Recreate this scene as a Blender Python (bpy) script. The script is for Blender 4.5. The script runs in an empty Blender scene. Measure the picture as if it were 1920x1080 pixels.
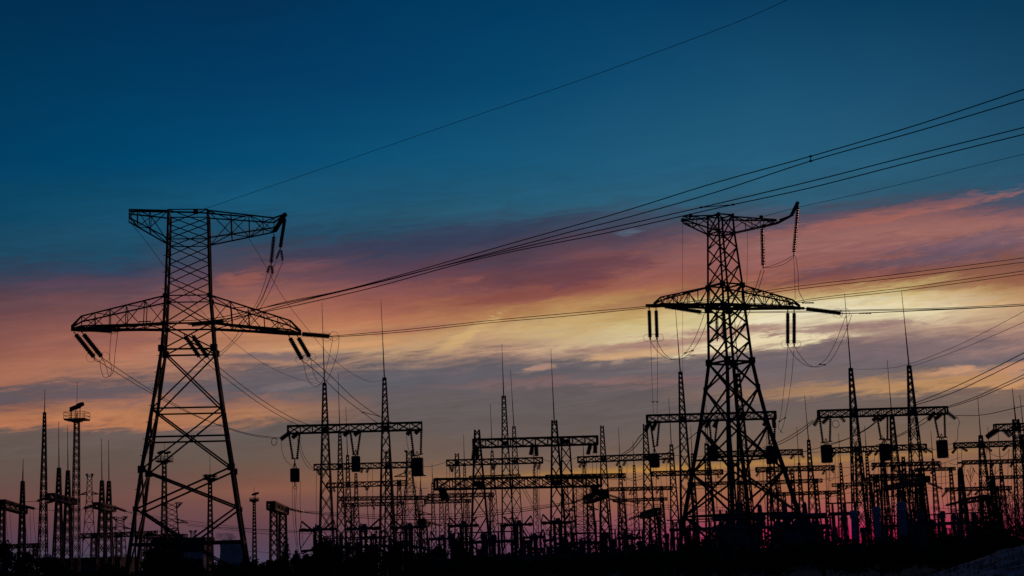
import bpy, math, random
from mathutils import Vector, Matrix
random.seed(7)
R = math.radians
# ------------------------------------------------------------------ camera
F = 3100.0                       # focal length in photo pixels (1920 wide)
TP = 19000.0
PITCH = math.atan(F / TP); ROLL = 0.033
CAM = Vector((0, 0, 2.0))
_r0 = Vector((1, 0, 0)); _u0 = Vector((0, -math.sin(PITCH), math.cos(PITCH))); FWD = Vector((0, math.cos(PITCH), math.sin(PITCH)))
RT = _r0 * math.cos(ROLL) - _u0 * math.sin(ROLL); UP = _u0 * math.cos(ROLL) + _r0 * math.sin(ROLL)
def ray(x, y): return FWD + RT * ((x - 960) / F) + UP * ((540 - y) / F)
def P(x, y, D):                  # the world point at distance D (plane y = D) seen at photo position x, y
    d = ray(x, y); return CAM + d * (D / d.y)
def mpx(p, D): return p * D / F
scn = bpy.context.scene
COL = scn.collection
cd = bpy.data.cameras.new('camera'); cam = bpy.data.objects.new('camera', cd); COL.objects.link(cam)
cd.sensor_width = 36; cd.lens = F / 1920 * 36; cd.clip_start = 0.5; cd.clip_end = 20000
cam.matrix_world = Matrix(((RT.x, UP.x, -FWD.x, CAM.x), (RT.y, UP.y, -FWD.y, CAM.y), (RT.z, UP.z, -FWD.z, CAM.z), (0, 0, 0, 1)))
scn.camera = cam
scn.view_settings.view_transform = 'Standard'; scn.view_settings.look = 'None'
scn.view_settings.exposure = 0; scn.view_settings.gamma = 1
# ------------------------------------------------------------------ sky
def lin(c):
    return tuple(((v / 255) / 12.92 if v <= 10 else ((v / 255 + 0.055) / 1.055) ** 2.4) for v in c)
SKY = {
-40: [(0,0,46,80),(150,0,54,88),(300,0,62,98),(400,8,70,102),(480,26,72,100),(520,46,64,88),(550,80,62,76),(600,112,70,74),(650,140,84,74),(700,168,102,78),(722,170,106,80),(734,100,84,88),(750,92,82,90),(765,140,92,80),(790,190,118,76),(802,180,108,74),(814,102,86,82),(860,98,84,77),(900,103,79,72),(940,116,72,68),(980,106,62,74),(1020,88,62,84),(1055,72,64,90)],
240: [(0,0,47,84),(150,0,57,94),(300,0,68,106),(400,14,78,110),(480,30,76,104),(515,58,62,88),(550,95,68,80),(600,140,86,80),(650,170,102,82),(690,182,118,88),(712,150,105,90),(725,96,86,92),(740,105,88,92),(755,150,100,84),(780,190,122,80),(794,182,112,76),(808,106,88,84),(860,100,84,76),(900,106,79,72),(940,124,76,70),(980,110,68,78),(1020,90,66,88),(1050,78,70,96)],
480: [(0,2,48,84),(150,2,58,98),(300,5,74,112),(380,22,84,116),(440,30,76,104),(465,58,66,88),(500,88,70,86),(530,128,80,82),(570,166,100,80),(610,190,122,84),(650,188,133,98),(668,130,104,98),(680,172,124,98),(698,105,92,96),(730,95,90,98),(750,150,104,88),(770,176,118,84),(785,160,108,80),(800,98,88,86),(860,104,86,76),(905,132,82,66),(922,150,88,68),(940,128,78,70),(980,112,68,76),(1020,92,66,86),(1050,84,72,100)],
720: [(0,0,54,92),(150,3,62,102),(300,12,80,116),(400,30,84,112),(440,40,70,96),(480,72,62,84),(520,104,68,82),(560,152,86,76),(600,180,108,78),(630,196,140,92),(660,190,150,110),(680,150,120,104),(695,100,92,100),(720,92,92,100),(760,102,92,94),(800,98,88,86),(860,112,90,78),(900,138,96,70),(930,132,84,72),(970,126,74,78),(1000,110,68,86),(1030,94,66,90),(1050,84,64,92)],
960: [(0,0,58,96),(150,5,68,106),(300,20,84,118),(380,36,88,114),(420,48,72,96),(460,70,60,80),(500,85,60,76),(530,114,66,70),(560,150,88,68),(590,180,125,78),(620,196,160,108),(650,185,145,115),(665,140,110,104),(680,98,92,98),(710,96,92,100),(722,125,96,96),(735,100,90,94),(780,98,88,88),(840,108,90,82),(872,122,94,78),(886,132,98,74),(893,160,112,64),(898,140,97,72),(940,142,90,76),(970,132,78,82),(1000,120,68,90),(1040,104,58,98)],
1200: [(0,3,60,98),(150,14,74,110),(300,30,88,120),(370,40,92,118),(410,55,78,100),(440,74,64,84),(470,108,72,82),(500,146,86,80),(540,166,100,74),(570,182,135,80),(600,200,165,100),(630,212,192,146),(660,190,155,125),(678,120,105,105),(700,98,92,98),(716,135,100,96),(730,100,90,94),(800,102,90,86),(850,112,92,82),(869,124,97,79),(877,150,110,66),(882,206,141,48),(886,150,104,70),(940,156,94,70),(970,146,80,80),(1000,136,64,90),(1035,128,52,90)],
1440: [(0,8,60,95),(150,22,78,112),(300,36,92,122),(370,44,90,114),(400,62,76,96),(425,110,80,88),(450,146,96,92),(480,150,92,88),(510,155,90,76),(535,172,116,78),(560,206,180,122),(590,234,224,188),(620,205,180,150),(645,190,150,125),(660,114,100,104),(690,108,98,104),(720,120,100,98),(735,160,120,90),(748,105,92,92),(800,112,95,86),(845,124,96,78),(860,132,98,74),(868,175,124,60),(876,150,102,70),(920,158,96,66),(950,160,84,72),(978,165,62,84),(996,190,32,84),(1030,195,15,75)],
1680: [(0,8,60,92),(150,24,76,108),(300,38,90,118),(360,44,88,112),(385,68,78,98),(410,135,88,90),(440,158,102,94),(470,140,90,92),(500,140,82,74),(525,150,92,66),(550,206,176,110),(580,232,216,174),(610,175,145,125),(640,135,108,108),(680,110,98,104),(700,112,98,98),(718,175,130,90),(730,190,140,90),(742,110,94,88),(800,112,92,80),(845,132,98,74),(853,165,115,62),(862,142,98,72),(900,158,98,70),(940,164,88,76),(968,165,66,84),(988,180,36,80),(1020,185,15,70)],
1960: [(0,8,58,88),(150,22,70,100),(300,36,82,108),(350,44,80,104),(375,85,78,96),(400,150,95,92),(430,158,103,92),(455,130,88,96),(480,125,82,78),(520,145,88,65),(550,185,130,80),(580,190,150,110),(610,180,135,115),(640,150,115,108),(680,105,96,104),(695,190,140,110),(710,200,140,90),(725,130,100,88),(760,112,94,84),(820,118,92,80),(880,142,98,72),(920,152,92,72),(960,150,74,78),(990,150,46,76),(1010,140,25,65)],
}
for _x, _st in SKY.items():          # mute the clouds a little; dusk near the horizon is duller at left and centre
    for _i, (y_, r_, g_, b_) in enumerate(_st):
        if y_ > 380:
            l_ = .35 * r_ + .5 * g_ + .15 * b_; k_ = .10 + (.10 if (y_ > 900 and _x < 1100) else 0); d_ = .96 if (y_ > 900 and _x < 1100) else 1
            _st[_i] = (y_, *[(c_ + (l_ - c_) * k_) * d_ for c_ in (r_, g_, b_)])
EL0, EL1 = -0.02, 0.38
def azel(x, y):
    d = ray(x, y).normalized(); return math.atan2(d.x, d.y), math.asin(d.z)
world = bpy.data.worlds.new('World'); scn.world = world; world.use_nodes = True
nt = world.node_tree; N = nt.nodes; L = nt.links; N.clear()
def nd(t, **k):
    n = N.new(t)
    for a, v in k.items(): setattr(n, a, v)
    return n
def M(op, a, b=None, c=None, clamp=False):
    n = nd('ShaderNodeMath', operation=op, use_clamp=clamp)
    for i, v in enumerate((a, b, c)):
        if v is None: continue
        if isinstance(v, (int, float)): n.inputs[i].default_value = v
        else: L.new(v, n.inputs[i])
    return n.outputs[0]
tc = nd('ShaderNodeTexCoord'); sp = nd('ShaderNodeSeparateXYZ'); L.new(tc.outputs['Generated'], sp.inputs[0])
AZ = M('ARCTAN2', sp.outputs[0], sp.outputs[1]); EL = M('ARCSINE', sp.outputs[2])
TL = M('SUBTRACT', EL, M('MULTIPLY', AZ, 0.075))            # bands of cloud climb gently to the right
def noise(sx, sy, detail, seed, rough=0.55, dist=0.0):
    cb = nd('ShaderNodeCombineXYZ'); L.new(M('MULTIPLY', AZ, sx), cb.inputs[0]); L.new(M('MULTIPLY', TL, sy), cb.inputs[1]); cb.inputs[2].default_value = seed
    n = nd('ShaderNodeTexNoise'); n.inputs['Scale'].default_value = 1; n.inputs['Detail'].default_value = detail; n.inputs['Roughness'].default_value = rough; n.inputs['Distortion'].default_value = dist
    L.new(cb.outputs[0], n.inputs['Vector']); return M('SUBTRACT', n.outputs[0], 0.5)
band = nd('ShaderNodeValToRGB'); L.new(EL, band.inputs[0])  # where the clouds are
be = band.color_ramp.elements; be[0].position = 0.0; be[0].color = (.1, .1, .1, 1); be[1].position = 0.25; be[1].color = (.15, .15, .15, 1)
for p_, v_ in ((.045, .16), (.06, .22), (.085, .9), (.18, 1), (.22, .6)):
    e = be.new(p_); e.color = (v_, v_, v_, 1)
n1 = noise(9, 55, 4, 1.3); n2 = noise(24, 190, 6, 4.1, 0.66, 1.2); n3 = noise(70, 430, 5, 8.7, 0.7, 0.9); n4 = noise(14, 90, 5, 12.9, 0.62, 0.8)
w = M('ADD', M('MULTIPLY', n1, 0.022), M('ADD', M('MULTIPLY', n2, 0.019), M('MULTIPLY', n3, 0.011)))
ELW = M('ADD', EL, M('MULTIPLY', w, band.outputs[0]))
U = M('DIVIDE', M('SUBTRACT', ELW, EL0), EL1 - EL0, clamp=True)
AZW = M('ADD', AZ, M('MULTIPLY', n4, 0.035))
cur = None; prev = None
for x in sorted(SKY):
    rmp = nd('ShaderNodeValToRGB'); L.new(U, rmp.inputs[0]); el = rmp.color_ramp.elements
    st = sorted([((azel(x, s[0])[1] - EL0) / (EL1 - EL0), lin(s[1:])) for s in SKY[x]])
    st = st + [(0.99, lin((2, 40, 76)))]
    el[0].position = st[0][0]; el[0].color = (*st[0][1], 1); el[1].position = st[-1][0]; el[1].color = (*st[-1][1], 1)
    for p_, c_ in st[1:-1]:
        e = el.new(p_); e.color = (*c_, 1)
    a = azel(x, 560)[0]
    if cur is None: cur = rmp.outputs[0]
    else:
        mr = nd('ShaderNodeMapRange'); mr.interpolation_type = 'LINEAR'
        L.new(AZW, mr.inputs[0]); mr.inputs[1].default_value = prev; mr.inputs[2].default_value = a
        mx = nd('ShaderNodeMix', data_type='RGBA'); L.new(mr.outputs[0], mx.inputs[0]); L.new(cur, mx.inputs[6]); L.new(rmp.outputs[0], mx.inputs[7]); cur = mx.outputs[2]
    prev = a
n5 = noise(20, 130, 7, 21.3, 0.68, 1.5)
def patch(base, x, y, hw, hh, sl, rgb, st):          # one wisp or streak of cloud at a direction in the sky
    a0, e0 = azel(x, y); da = M('SUBTRACT', AZ, a0); p_ = M('DIVIDE', da, hw / F * .97)
    q_ = M('DIVIDE', M('SUBTRACT', M('SUBTRACT', EL, e0), M('MULTIPLY', da, sl)), hh / F * .97)
    r_ = M('SQRT', M('ADD', M('MULTIPLY', p_, p_), M('MULTIPLY', q_, q_))); r_ = M('ADD', r_, M('ADD', M('MULTIPLY', n5, 3.4), M('MULTIPLY', n3, 1.6)))
    m_ = nd('ShaderNodeMapRange'); m_.interpolation_type = 'SMOOTHSTEP'; L.new(r_, m_.inputs[0]); m_.inputs[1].default_value = 1.35; m_.inputs[2].default_value = .45; m_.inputs[4].default_value = st
    x_ = nd('ShaderNodeMix', data_type='RGBA'); L.new(m_.outputs[0], x_.inputs[0]); L.new(base, x_.inputs[6]); x_.inputs[7].default_value = (*lin(rgb), 1); return x_.outputs[2]
for q in ((1700,492,240,15,.06,(104,82,94),.95),(1560,518,200,12,.05,(120,70,66),.6),(1820,455,130,17,.1,(106,85,100),.7),(1500,422,130,16,.05,(84,76,94),.85),(1650,405,260,12,.1,(172,104,90),.6),
    (1450,636,180,16,.08,(232,216,176),.9),(1590,614,120,10,.02,(148,114,112),.85),(1700,655,200,18,.05,(116,100,106),.6),(1360,620,140,8,.03,(162,124,114),.85),(1230,645,160,9,.05,(160,120,112),.7),(1320,600,140,17,.05,(205,190,132),.5),
    (1010,690,38,6,.15,(168,132,116),.9),(1190,664,100,7,.03,(208,164,122),.8),(1780,695,52,7,.05,(196,146,114),.9),(1900,690,44,10,.1,(198,142,108),.8),(460,524,34,13,.2,(152,92,84),.8),(424,524,20,10,.1,(146,90,84),.7),(560,500,70,10,.1,(125,80,86),.5),
    (1185,433,28,6,.1,(84,98,116),.8),(850,450,210,22,.12,(50,62,88),.7),(620,470,110,14,.1,(60,60,84),.6),(1130,418,120,16,.12,(62,70,92),.6),(1020,548,160,15,.1,(130,72,70),.7),(1100,505,130,22,.1,(98,62,76),.6),(760,618,120,9,.02,(168,108,92),.6),(640,650,110,8,.05,(208,152,106),.7),
    (540,668,120,8,.0,(108,95,102),.6),(560,722,60,7,.1,(122,106,108),.7),(880,522,34,9,.1,(142,86,82),.6),(880,625,60,12,.5,(208,172,116),.7),(100,532,70,9,.05,(92,66,86),.6),(150,740,140,8,.05,(96,84,92),.6),(330,560,90,10,.05,(112,70,80),.5),(200,640,120,9,.05,(140,92,86),.5),
    (1250,560,160,10,.12,(150,98,78),.5),(1500,575,120,8,.05,(230,218,180),.6),(1440,395,90,8,.08,(70,84,104),.5),(1760,378,100,9,.08,(88,78,98),.5),(1830,530,110,10,.05,(140,84,66),.6),(1650,590,150,9,.02,(235,222,178),.6)): cur = patch(cur, *q)
gain = M('ADD', 1.0, M('MULTIPLY', M('ADD', M('MULTIPLY', n2, 0.55), M('MULTIPLY', n4, 0.45)), band.outputs[0]))
gm = nd('ShaderNodeVectorMath', operation='SCALE'); L.new(cur, gm.inputs[0]); L.new(gain, gm.inputs['Scale'])
# away from the sunset, and high up, the sky is plain deep blue dusk
side = nd('ShaderNodeMapRange'); side.interpolation_type = 'SMOOTHSTEP'; L.new(M('ABSOLUTE', AZ), side.inputs[0]); side.inputs[1].default_value = 0.45; side.inputs[2].default_value = 1.3
high = nd('ShaderNodeMapRange'); high.interpolation_type = 'SMOOTHSTEP'; L.new(EL, high.inputs[0]); high.inputs[1].default_value = 0.38; high.inputs[2].default_value = 0.8
mxf = nd('ShaderNodeMix', data_type='RGBA'); L.new(M('MAXIMUM', side.outputs[0], high.outputs[0]), mxf.inputs[0]); L.new(gm.outputs[0], mxf.inputs[6]); mxf.inputs[7].default_value = (0.006, 0.012, 0.032, 1)
SUN_AZ, SUN_EL = azel(1560, 1000)[0], R(0.6)
skt = nd('ShaderNodeTexSky'); skt.sky_type = 'NISHITA'; skt.sun_disc = False; skt.sun_elevation = SUN_EL; skt.sun_rotation = SUN_AZ; skt.air_density = 1.0
sks = nd('ShaderNodeVectorMath', operation='SCALE'); L.new(skt.outputs[0], sks.inputs[0]); sks.inputs['Scale'].default_value = 0.0003
add = nd('ShaderNodeVectorMath', operation='ADD'); L.new(mxf.outputs[2], add.inputs[0]); L.new(sks.outputs[0], add.inputs[1])
bg = nd('ShaderNodeBackground'); L.new(add.outputs[0], bg.inputs[0]); bg.inputs[1].default_value = 1.0
wo = nd('ShaderNodeOutputWorld'); L.new(bg.outputs[0], wo.inputs[0])
sl = bpy.data.lights.new('sun', 'SUN'); sl.energy = 0.25; sl.angle = R(0.5); sl.color = (1, 0.42, 0.3)
so = bpy.data.objects.new('sun', sl); COL.objects.link(so)
so.rotation_euler = Vector((-math.sin(SUN_AZ), -math.cos(SUN_AZ), -math.sin(R(1.5)))).to_track_quat('-Z', 'Y').to_euler()
# ------------------------------------------------------------------ materials
def mat(name, c0, c1, scale=3.0, rough=0.6, metal=0.0, bump=0.0, spec=0.3):
    m = bpy.data.materials.new(name); m.use_nodes = True; t = m.node_tree; b = t.nodes['Principled BSDF']
    n = t.nodes.new('ShaderNodeTexNoise'); n.inputs['Scale'].default_value = scale; n.inputs['Detail'].default_value = 5
    co = t.nodes.new('ShaderNodeTexCoord'); t.links.new(co.outputs['Object'], n.inputs['Vector'])
    r = t.nodes.new('ShaderNodeValToRGB'); r.color_ramp.elements[0].position = .35; r.color_ramp.elements[1].position = .65
    r.color_ramp.elements[0].color = (*c0, 1); r.color_ramp.elements[1].color = (*c1, 1)
    t.links.new(n.outputs[0], r.inputs[0]); t.links.new(r.outputs[0], b.inputs['Base Color'])
    b.inputs['Roughness'].default_value = rough; b.inputs['Metallic'].default_value = metal; b.inputs['Specular IOR Level'].default_value = spec
    if bump:
        bp = t.nodes.new('ShaderNodeBump'); bp.inputs['Strength'].default_value = bump; t.links.new(n.outputs[0], bp.inputs['Height']); t.links.new(bp.outputs[0], b.inputs['Normal'])
    return m
STEEL = mat('weathered_steel', (.035, .034, .036), (.075, .07, .07), 1.5, .75, .0, 0, .12)
RUST = mat('rusty_steel', (.04, .028, .022), (.08, .05, .035), 1.5, .8, 0, 0, .1)
CABLE = mat('aluminium_cable', (.03, .03, .033), (.05, .05, .055), 2, .7, 0, 0, .1)
GLASS = mat('brown_porcelain', (.03, .022, .02), (.05, .035, .03), 4, .35, 0, 0, .4)
DRUM = mat('trap_enamel', (.02, .02, .03), (.05, .05, .07), 2, .6, 0, 0, .2)
BLUE = mat('blue_grey_paint', (.2, .3, .46), (.3, .42, .58), .8, .55, 0, 0, .3)
GREYP = mat('grey_equipment_paint', (.05, .07, .1), (.1, .13, .18), .9, .6, 0, 0, .3)
CONC = mat('old_concrete', (.06, .06, .065), (.13, .13, .14), .5, .9, 0, .2)
WALL = mat('pale_plaster', (.3, .33, .4), (.42, .45, .5), .4, .9, 0, .1)
ROOF = mat('dark_roofing', (.04, .04, .05), (.08, .08, .09), .4, .9)
PANE = mat('dark_glazing', (.02, .03, .05), (.04, .05, .08), .4, .15, 0, 0, .6)
LEAF = mat('dark_foliage', (.012, .022, .01), (.035, .05, .02), 2.5, .8, 0, 0, .1)
BARK = mat('bark', (.03, .022, .018), (.06, .045, .035), 3, .9)
DIRT = mat('bare_earth', (.012, .011, .01), (.03, .026, .024), .35, .95, 0, .5)
MOUND = mat('dry_earth_and_litter', (.08, .07, .075), (.5, .43, .44), .9, .95, 0, .8)
STRAW = mat('dry_stalks', (.03, .022, .018), (.07, .05, .04), 3, .9)
STEAM = None
# ------------------------------------------------------------------ mesh builder
class MB:
    def __init__(s): s.v = []; s.f = []; s.sm = False
    def bar(s, a, b, r, r2=None):
        a = Vector(a); b = Vector(b); d = b - a
        if d.length < 1e-5: return
        d.normalize(); u = d.cross(Vector((0, 0, 1)) if abs(d.z) < .9 else Vector((1, 0, 0))).normalized(); w_ = d.cross(u)
        r2 = r if r2 is None else r2; n = len(s.v)
        for p, q in ((a, r), (b, r2)):
            for i, j in ((1, 1), (-1, 1), (-1, -1), (1, -1)): s.v.append(p + u * (q * i) + w_ * (q * j))
        for i in range(4): j = (i + 1) % 4; s.f.append((n + i, n + j, n + 4 + j, n + 4 + i))
        s.f.append((n + 3, n + 2, n + 1, n)); s.f.append((n + 4, n + 5, n + 6, n + 7))
    def lathe(s, a, b, prof, k=10):         # prof: (t along a-b, radius)
        a = Vector(a); b = Vector(b); d = b - a; dn = d.normalized()
        u = dn.cross(Vector((0, 0, 1)) if abs(dn.z) < .9 else Vector((1, 0, 0))).normalized(); w_ = dn.cross(u); n = len(s.v)
        for t, r in prof:
            for i in range(k):
                an = 2 * math.pi * i / k; s.v.append(a + d * t + (u * math.cos(an) + w_ * math.sin(an)) * r)
        for q in range(len(prof) - 1):
            for i in range(k):
                j = (i + 1) % k; s.f.append((n + q * k + i, n + q * k + j, n + (q + 1) * k + j, n + (q + 1) * k + i))
        s.f.append(tuple(n + i for i in reversed(range(k)))); m_ = n + (len(prof) - 1) * k; s.f.append(tuple(m_ + i for i in range(k)))
    def cyl(s, a, b, r, r2=None, k=10): s.lathe(a, b, [(0, r), (1, r if r2 is None else r2)], k)
    def tube(s, pts, r, k=4, closed=False):
        n = len(s.v); c = len(pts)
        for i, p in enumerate(pts):
            q = (pts[(i + 1) % c] - pts[i - 1]) if closed else (pts[min(i + 1, c - 1)] - pts[max(i - 1, 0)])
            q.normalize(); u = q.cross(Vector((0, 0, 1)) if abs(q.z) < .95 else Vector((0, 1, 0))).normalized(); w_ = q.cross(u)
            rr = r[i] if isinstance(r, (list, tuple)) else r
            for j in range(k):
                an = 2 * math.pi * (j + .5) / k; s.v.append(p + (u * math.cos(an) + w_ * math.sin(an)) * rr)
        for i in range(c if closed else c - 1):
            for j in range(k):
                jj = (j + 1) % k; i2 = (i + 1) % c; s.f.append((n + i * k + j, n + i * k + jj, n + i2 * k + jj, n + i2 * k + j))
    def ring(s, c, nrm, rad, r, k=20, a0=0, a1=2 * math.pi):
        nrm = Vector(nrm).normalized(); u = nrm.cross(Vector((0, 0, 1)) if abs(nrm.z) < .9 else Vector((1, 0, 0))).normalized(); w_ = nrm.cross(u)
        full = abs(a1 - a0) > 6.28; m_ = k if full else k + 1
        s.tube([Vector(c) + (u * math.cos(a0 + (a1 - a0) * i / k) + w_ * math.sin(a0 + (a1 - a0) * i / k)) * rad for i in range(m_)], r, 4, full)
    def box(s, c, h, yaw=0):
        c = Vector(c); n = len(s.v); cs, sn = math.cos(yaw), math.sin(yaw)
        for z in (-1, 1):
            for x, y in ((-1, -1), (1, -1), (1, 1), (-1, 1)):
                X, Y = x * h[0], y * h[1]; s.v.append(c + Vector((X * cs - Y * sn, X * sn + Y * cs, z * h[2])))
        for q in ((3, 2, 1, 0), (4, 5, 6, 7), (0, 1, 5, 4), (1, 2, 6, 5), (2, 3, 7, 6), (3, 0, 4, 7)): s.f.append(tuple(n + i for i in q))
    def truss(s, A, B, n, rl, rb, pat='X', rings=True, legs=True, ease=1.0, faces=(0, 1, 2, 3), rr=None):
        A = [Vector(p) for p in A]; B = [Vector(p) for p in B]
        if legs:
            for i in range(4): s.bar(A[i], B[i], rl)
        # panel heights follow the local width
        wa = (A[0] - A[1]).length + (A[1] - A[2]).length; wb = (B[0] - B[1]).length + (B[1] - B[2]).length
        q = (wb / wa) if wa > 1e-6 else 1; q = max(q, .08)
        ws = [q ** (i / max(n - 1, 1)) if n > 1 else 1 for i in range(n)]; tot = sum(ws); ts = [0]
        for w_ in ws: ts.append(ts[-1] + w_ / tot)
        for k in range(n):
            t0, t1 = ts[k], ts[k + 1]; p = [A[i].lerp(B[i], t0) for i in range(4)]; r = [A[i].lerp(B[i], t1) for i in range(4)]
            for i in faces:
                j = (i + 1) % 4
                if pat == 'X': s.bar(p[i], r[j], rb); s.bar(p[j], r[i], rb)
                elif pat == 'Z': s.bar(p[i] if (k + i) % 2 else p[j], r[j] if (k + i) % 2 else r[i], rb)
                elif pat == 'N': s.bar(p[i] if k % 2 else p[j], r[j] if k % 2 else r[i], rb); s.bar(r[i], r[j], rb)
                if rings and (k < n - 1 or rings == 2): s.bar(r[i], r[j], rr or rb)
    def insul(s, a, b, rad, n, core=.5):
        a = Vector(a); b = Vector(b); pr = [(0, rad * .25)]
        for i in range(n):
            t0 = i / n; e = 1 / n
            pr += [(t0 + e * .1, rad * core), (t0 + e * .25, rad), (t0 + e * .7, rad * .94), (t0 + e * .85, rad * core)]
        pr.append((1, rad * .25)); s.lathe(a, b, pr, 8)
    def build(s, name, m, parent=None, smooth=False):
        org = Vector((0, 0, 0))
        if parent is None and s.v:
            lo = [min(p[i] for p in s.v) for i in range(3)]; hi = [max(p[i] for p in s.v) for i in range(3)]
            org = Vector(((lo[0] + hi[0]) / 2, (lo[1] + hi[1]) / 2, lo[2]))
        elif parent is not None:
            org = ORG.get(parent, Vector((0, 0, 0)))
        me = bpy.data.meshes.new(name); me.from_pydata([tuple(Vector(p) - org) for p in s.v], [], s.f); me.update()
        if smooth:
            for p in me.polygons: p.use_smooth = True
        me.materials.append(m); o = bpy.data.objects.new(name, me); COL.objects.link(o)
        if parent is not None: o.parent = parent
        else: o.location = org
        ORG[o] = org
        return o
ORG = {}
def tag(o, label=None, cat=None, group=None, kind=None):
    if label: o['label'] = label
    if cat: o['category'] = cat
    if group: o['group'] = group
    if kind: o['kind'] = kind
    return o
def thing(name, label, cat, loc, group=None):
    o = bpy.data.objects.new(name, None); COL.objects.link(o); o.location = loc; o.empty_display_size = .5
    ORG[o] = Vector(loc); return tag(o, label, cat, group)
def square(c, ha, hb, yaw, z):
    cs, sn = math.cos(yaw), math.sin(yaw)
    return [Vector((c.x + x * ha * cs - y * hb * sn, c.y + x * ha * sn + y * hb * cs, z)) for x, y in ((-1, -1), (1, -1), (1, 1), (-1, 1))]
# ------------------------------------------------------------------ the setting
def hnoise(x, y): return (math.sin(x * .9 + 1.3 * math.sin(y * .7)) + math.sin(y * 1.1 + x * .37 + 2) + .6 * math.sin(x * 2.3 + y * 1.9) + .4 * math.sin(x * 4.1 - y * 3.7)) / 3
g = MB(); xs = [-4000, -1500, -600, -300, -150, -80, -40, -20, 0, 20, 40, 80, 150, 300, 600, 1500, 4000]; ys = [-1500, -300, -60, -20, 0, 20, 40, 60, 90, 120, 160, 200, 300, 500, 900, 2000, 5000, 9000]
for y in ys:
    for x in xs: g.v.append(Vector((x, y, 0)))
for j in range(len(ys) - 1):
    for i in range(len(xs) - 1): n = j * len(xs) + i; g.f.append((n, n + 1, n + len(xs) + 1, n + len(xs)))
tag(g.build('ground', DIRT), kind='structure')
# earth mound in the lower right corner
g = MB(); nx, ny = 90, 60
for j in range(ny + 1):
    for i in range(nx + 1):
        x = 5 + 24 * i / nx; y = 50 + 34 * j / ny
        s_ = min(1, max(0, (x - 11 - .16 * (y - 60)) / 11)); s_ = s_ * s_ * (3 - 2 * s_)
        t_ = min(1, max(0, (y - 50) / 16)) * min(1, max(0, (84 - y) / 8)); t_ = t_ * t_ * (3 - 2 * t_)
        g.v.append(Vector((x, y, -.25 + s_ * t_ * 2.15 + .16 * hnoise(x, y) * s_ + .06 * hnoise(x * 3.3, y * 3.1) * t_)))
for j in range(ny):
    for i in range(nx): n = j * (nx + 1) + i; g.f.append((n, n + 1, n + nx + 2, n + nx + 1))
tag(g.build('earth_mound', MOUND, smooth=True), kind='structure')
# ------------------------------------------------------------------ lines and insulators
def smooth_px(pts, k=7):
    out = []
    for i in range(len(pts) - 1):
        p0 = pts[max(i - 1, 0)]; p1 = pts[i]; p2 = pts[i + 1]; p3 = pts[min(i + 2, len(pts) - 1)]
        if i == 0: p0 = (2 * p1[0] - p2[0], 2 * p1[1] - p2[1]) if len(pts) == 2 else (p1[0] * 2.5 - p2[0] * 2 + p3[0] * .5, p1[1] * 2.5 - p2[1] * 2 + p3[1] * .5)
        for j in range(k):
            t = j / k
            # non-uniform spacing: centripetal parameters
            d1 = max(math.dist(p0, p1), 1e-3) ** .5; d2 = max(math.dist(p1, p2), 1e-3) ** .5; d3 = max(math.dist(p2, p3), 1e-3) ** .5
            t0, t1 = 0, d1; t2 = t1 + d2; t3 = t2 + d3; T = t1 + t * d2
            def L_(a, b, ta, tb): return tuple(((tb - T) * a[q] + (T - ta) * b[q]) / (tb - ta) for q in (0, 1))
            A1 = L_(p0, p1, t0, t1); A2 = L_(p1, p2, t1, t2); A3 = L_(p2, p3, t2, t3); B1 = L_(A1, A2, t0, t2); B2 = L_(A2, A3, t1, t3); out.append(L_(B1, B2, t1, t2))
    out.append(pts[-1]); return out
def path(pts, D0, D1, k=7):
    q = smooth_px(pts, k) if len(pts) > 2 else [tuple(pts[0][a] + (pts[1][a] - pts[0][a]) * i / 6 for a in (0, 1)) for i in range(7)]
    L_ = [0]
    for a, b in zip(q, q[1:]): L_.append(L_[-1] + math.dist(a, b))
    return [P(x, y, 1 / (1 / D0 + (1 / D1 - 1 / D0) * l / L_[-1])) for (x, y), l in zip(q, L_)]
def wire(label, pts, D0, D1, px=1.4, group=None, cat='cable', name='overhead_wire'):
    mb = MB(); mb.tube(path(pts, D0, D1), mpx(px, D0) / 2, 4); return tag(mb.build(name, CABLE), label, cat, group)
def bundle(label, pts1, pts2, D0, D1, px=1.5, spacers=(), group=None, name='conductor_bundle'):
    a = path(pts1, D0, D1); b = path(pts2, D0, D1); t = thing(name, label, 'power line', a[0], group)
    for q in (a, b): mb = MB(); mb.tube(q, mpx(px, D0) / 2, 4); mb.build('conductor', CABLE, t)
    for s_ in spacers:
        i = round(s_ * (len(a) - 1)); j = round(s_ * (len(b) - 1)); mb = MB(); mb.bar(a[i], b[j], mpx(1.1, D0) / 2)
        for p in (a[i], b[j]): mb.cyl(p - Vector((.12, 0, .0)), p + Vector((.12, 0, 0)), mpx(3, D0) / 2, None, 6)
        mb.build('spacer', CABLE, t)
    return t
def insulator(label, p1, p2, D, px, n=16, ring=False, group='insulator strings on the pylons', D2=None, links=True):
    a = P(*p1, D); b = P(*p2, D2 or D); t = thing('insulator_string', label, 'insulator', a, group); d = b - a
    mb = MB(); mb.insul(a + d * (.1 if links else 0), b - d * (.07 if links else 0), mpx(px, D) / 2 * 1.12, n, .7 if ring or px > 7.9 else .28); mb.build('insulator_discs', GLASS, t)
    if links:
        mb = MB(); mb.bar(a, a + d * .11, mpx(1.8, D) / 2); mb.build('fitting', STEEL, t)
        mb = MB(); mb.bar(b - d * .08, b, mpx(1.8, D) / 2); mb.build('fitting', STEEL, t)
    if ring:
        c = b - d * .06
        for q in (-1, 1): mb = MB(); mb.ring(c + Vector((mpx(ring, D) * .75 * q, 0, 0)), (.25, 1, .2), mpx(ring, D), mpx(.7, D) / 2); mb.build('corona_ring', CABLE, t)
    return t
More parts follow.
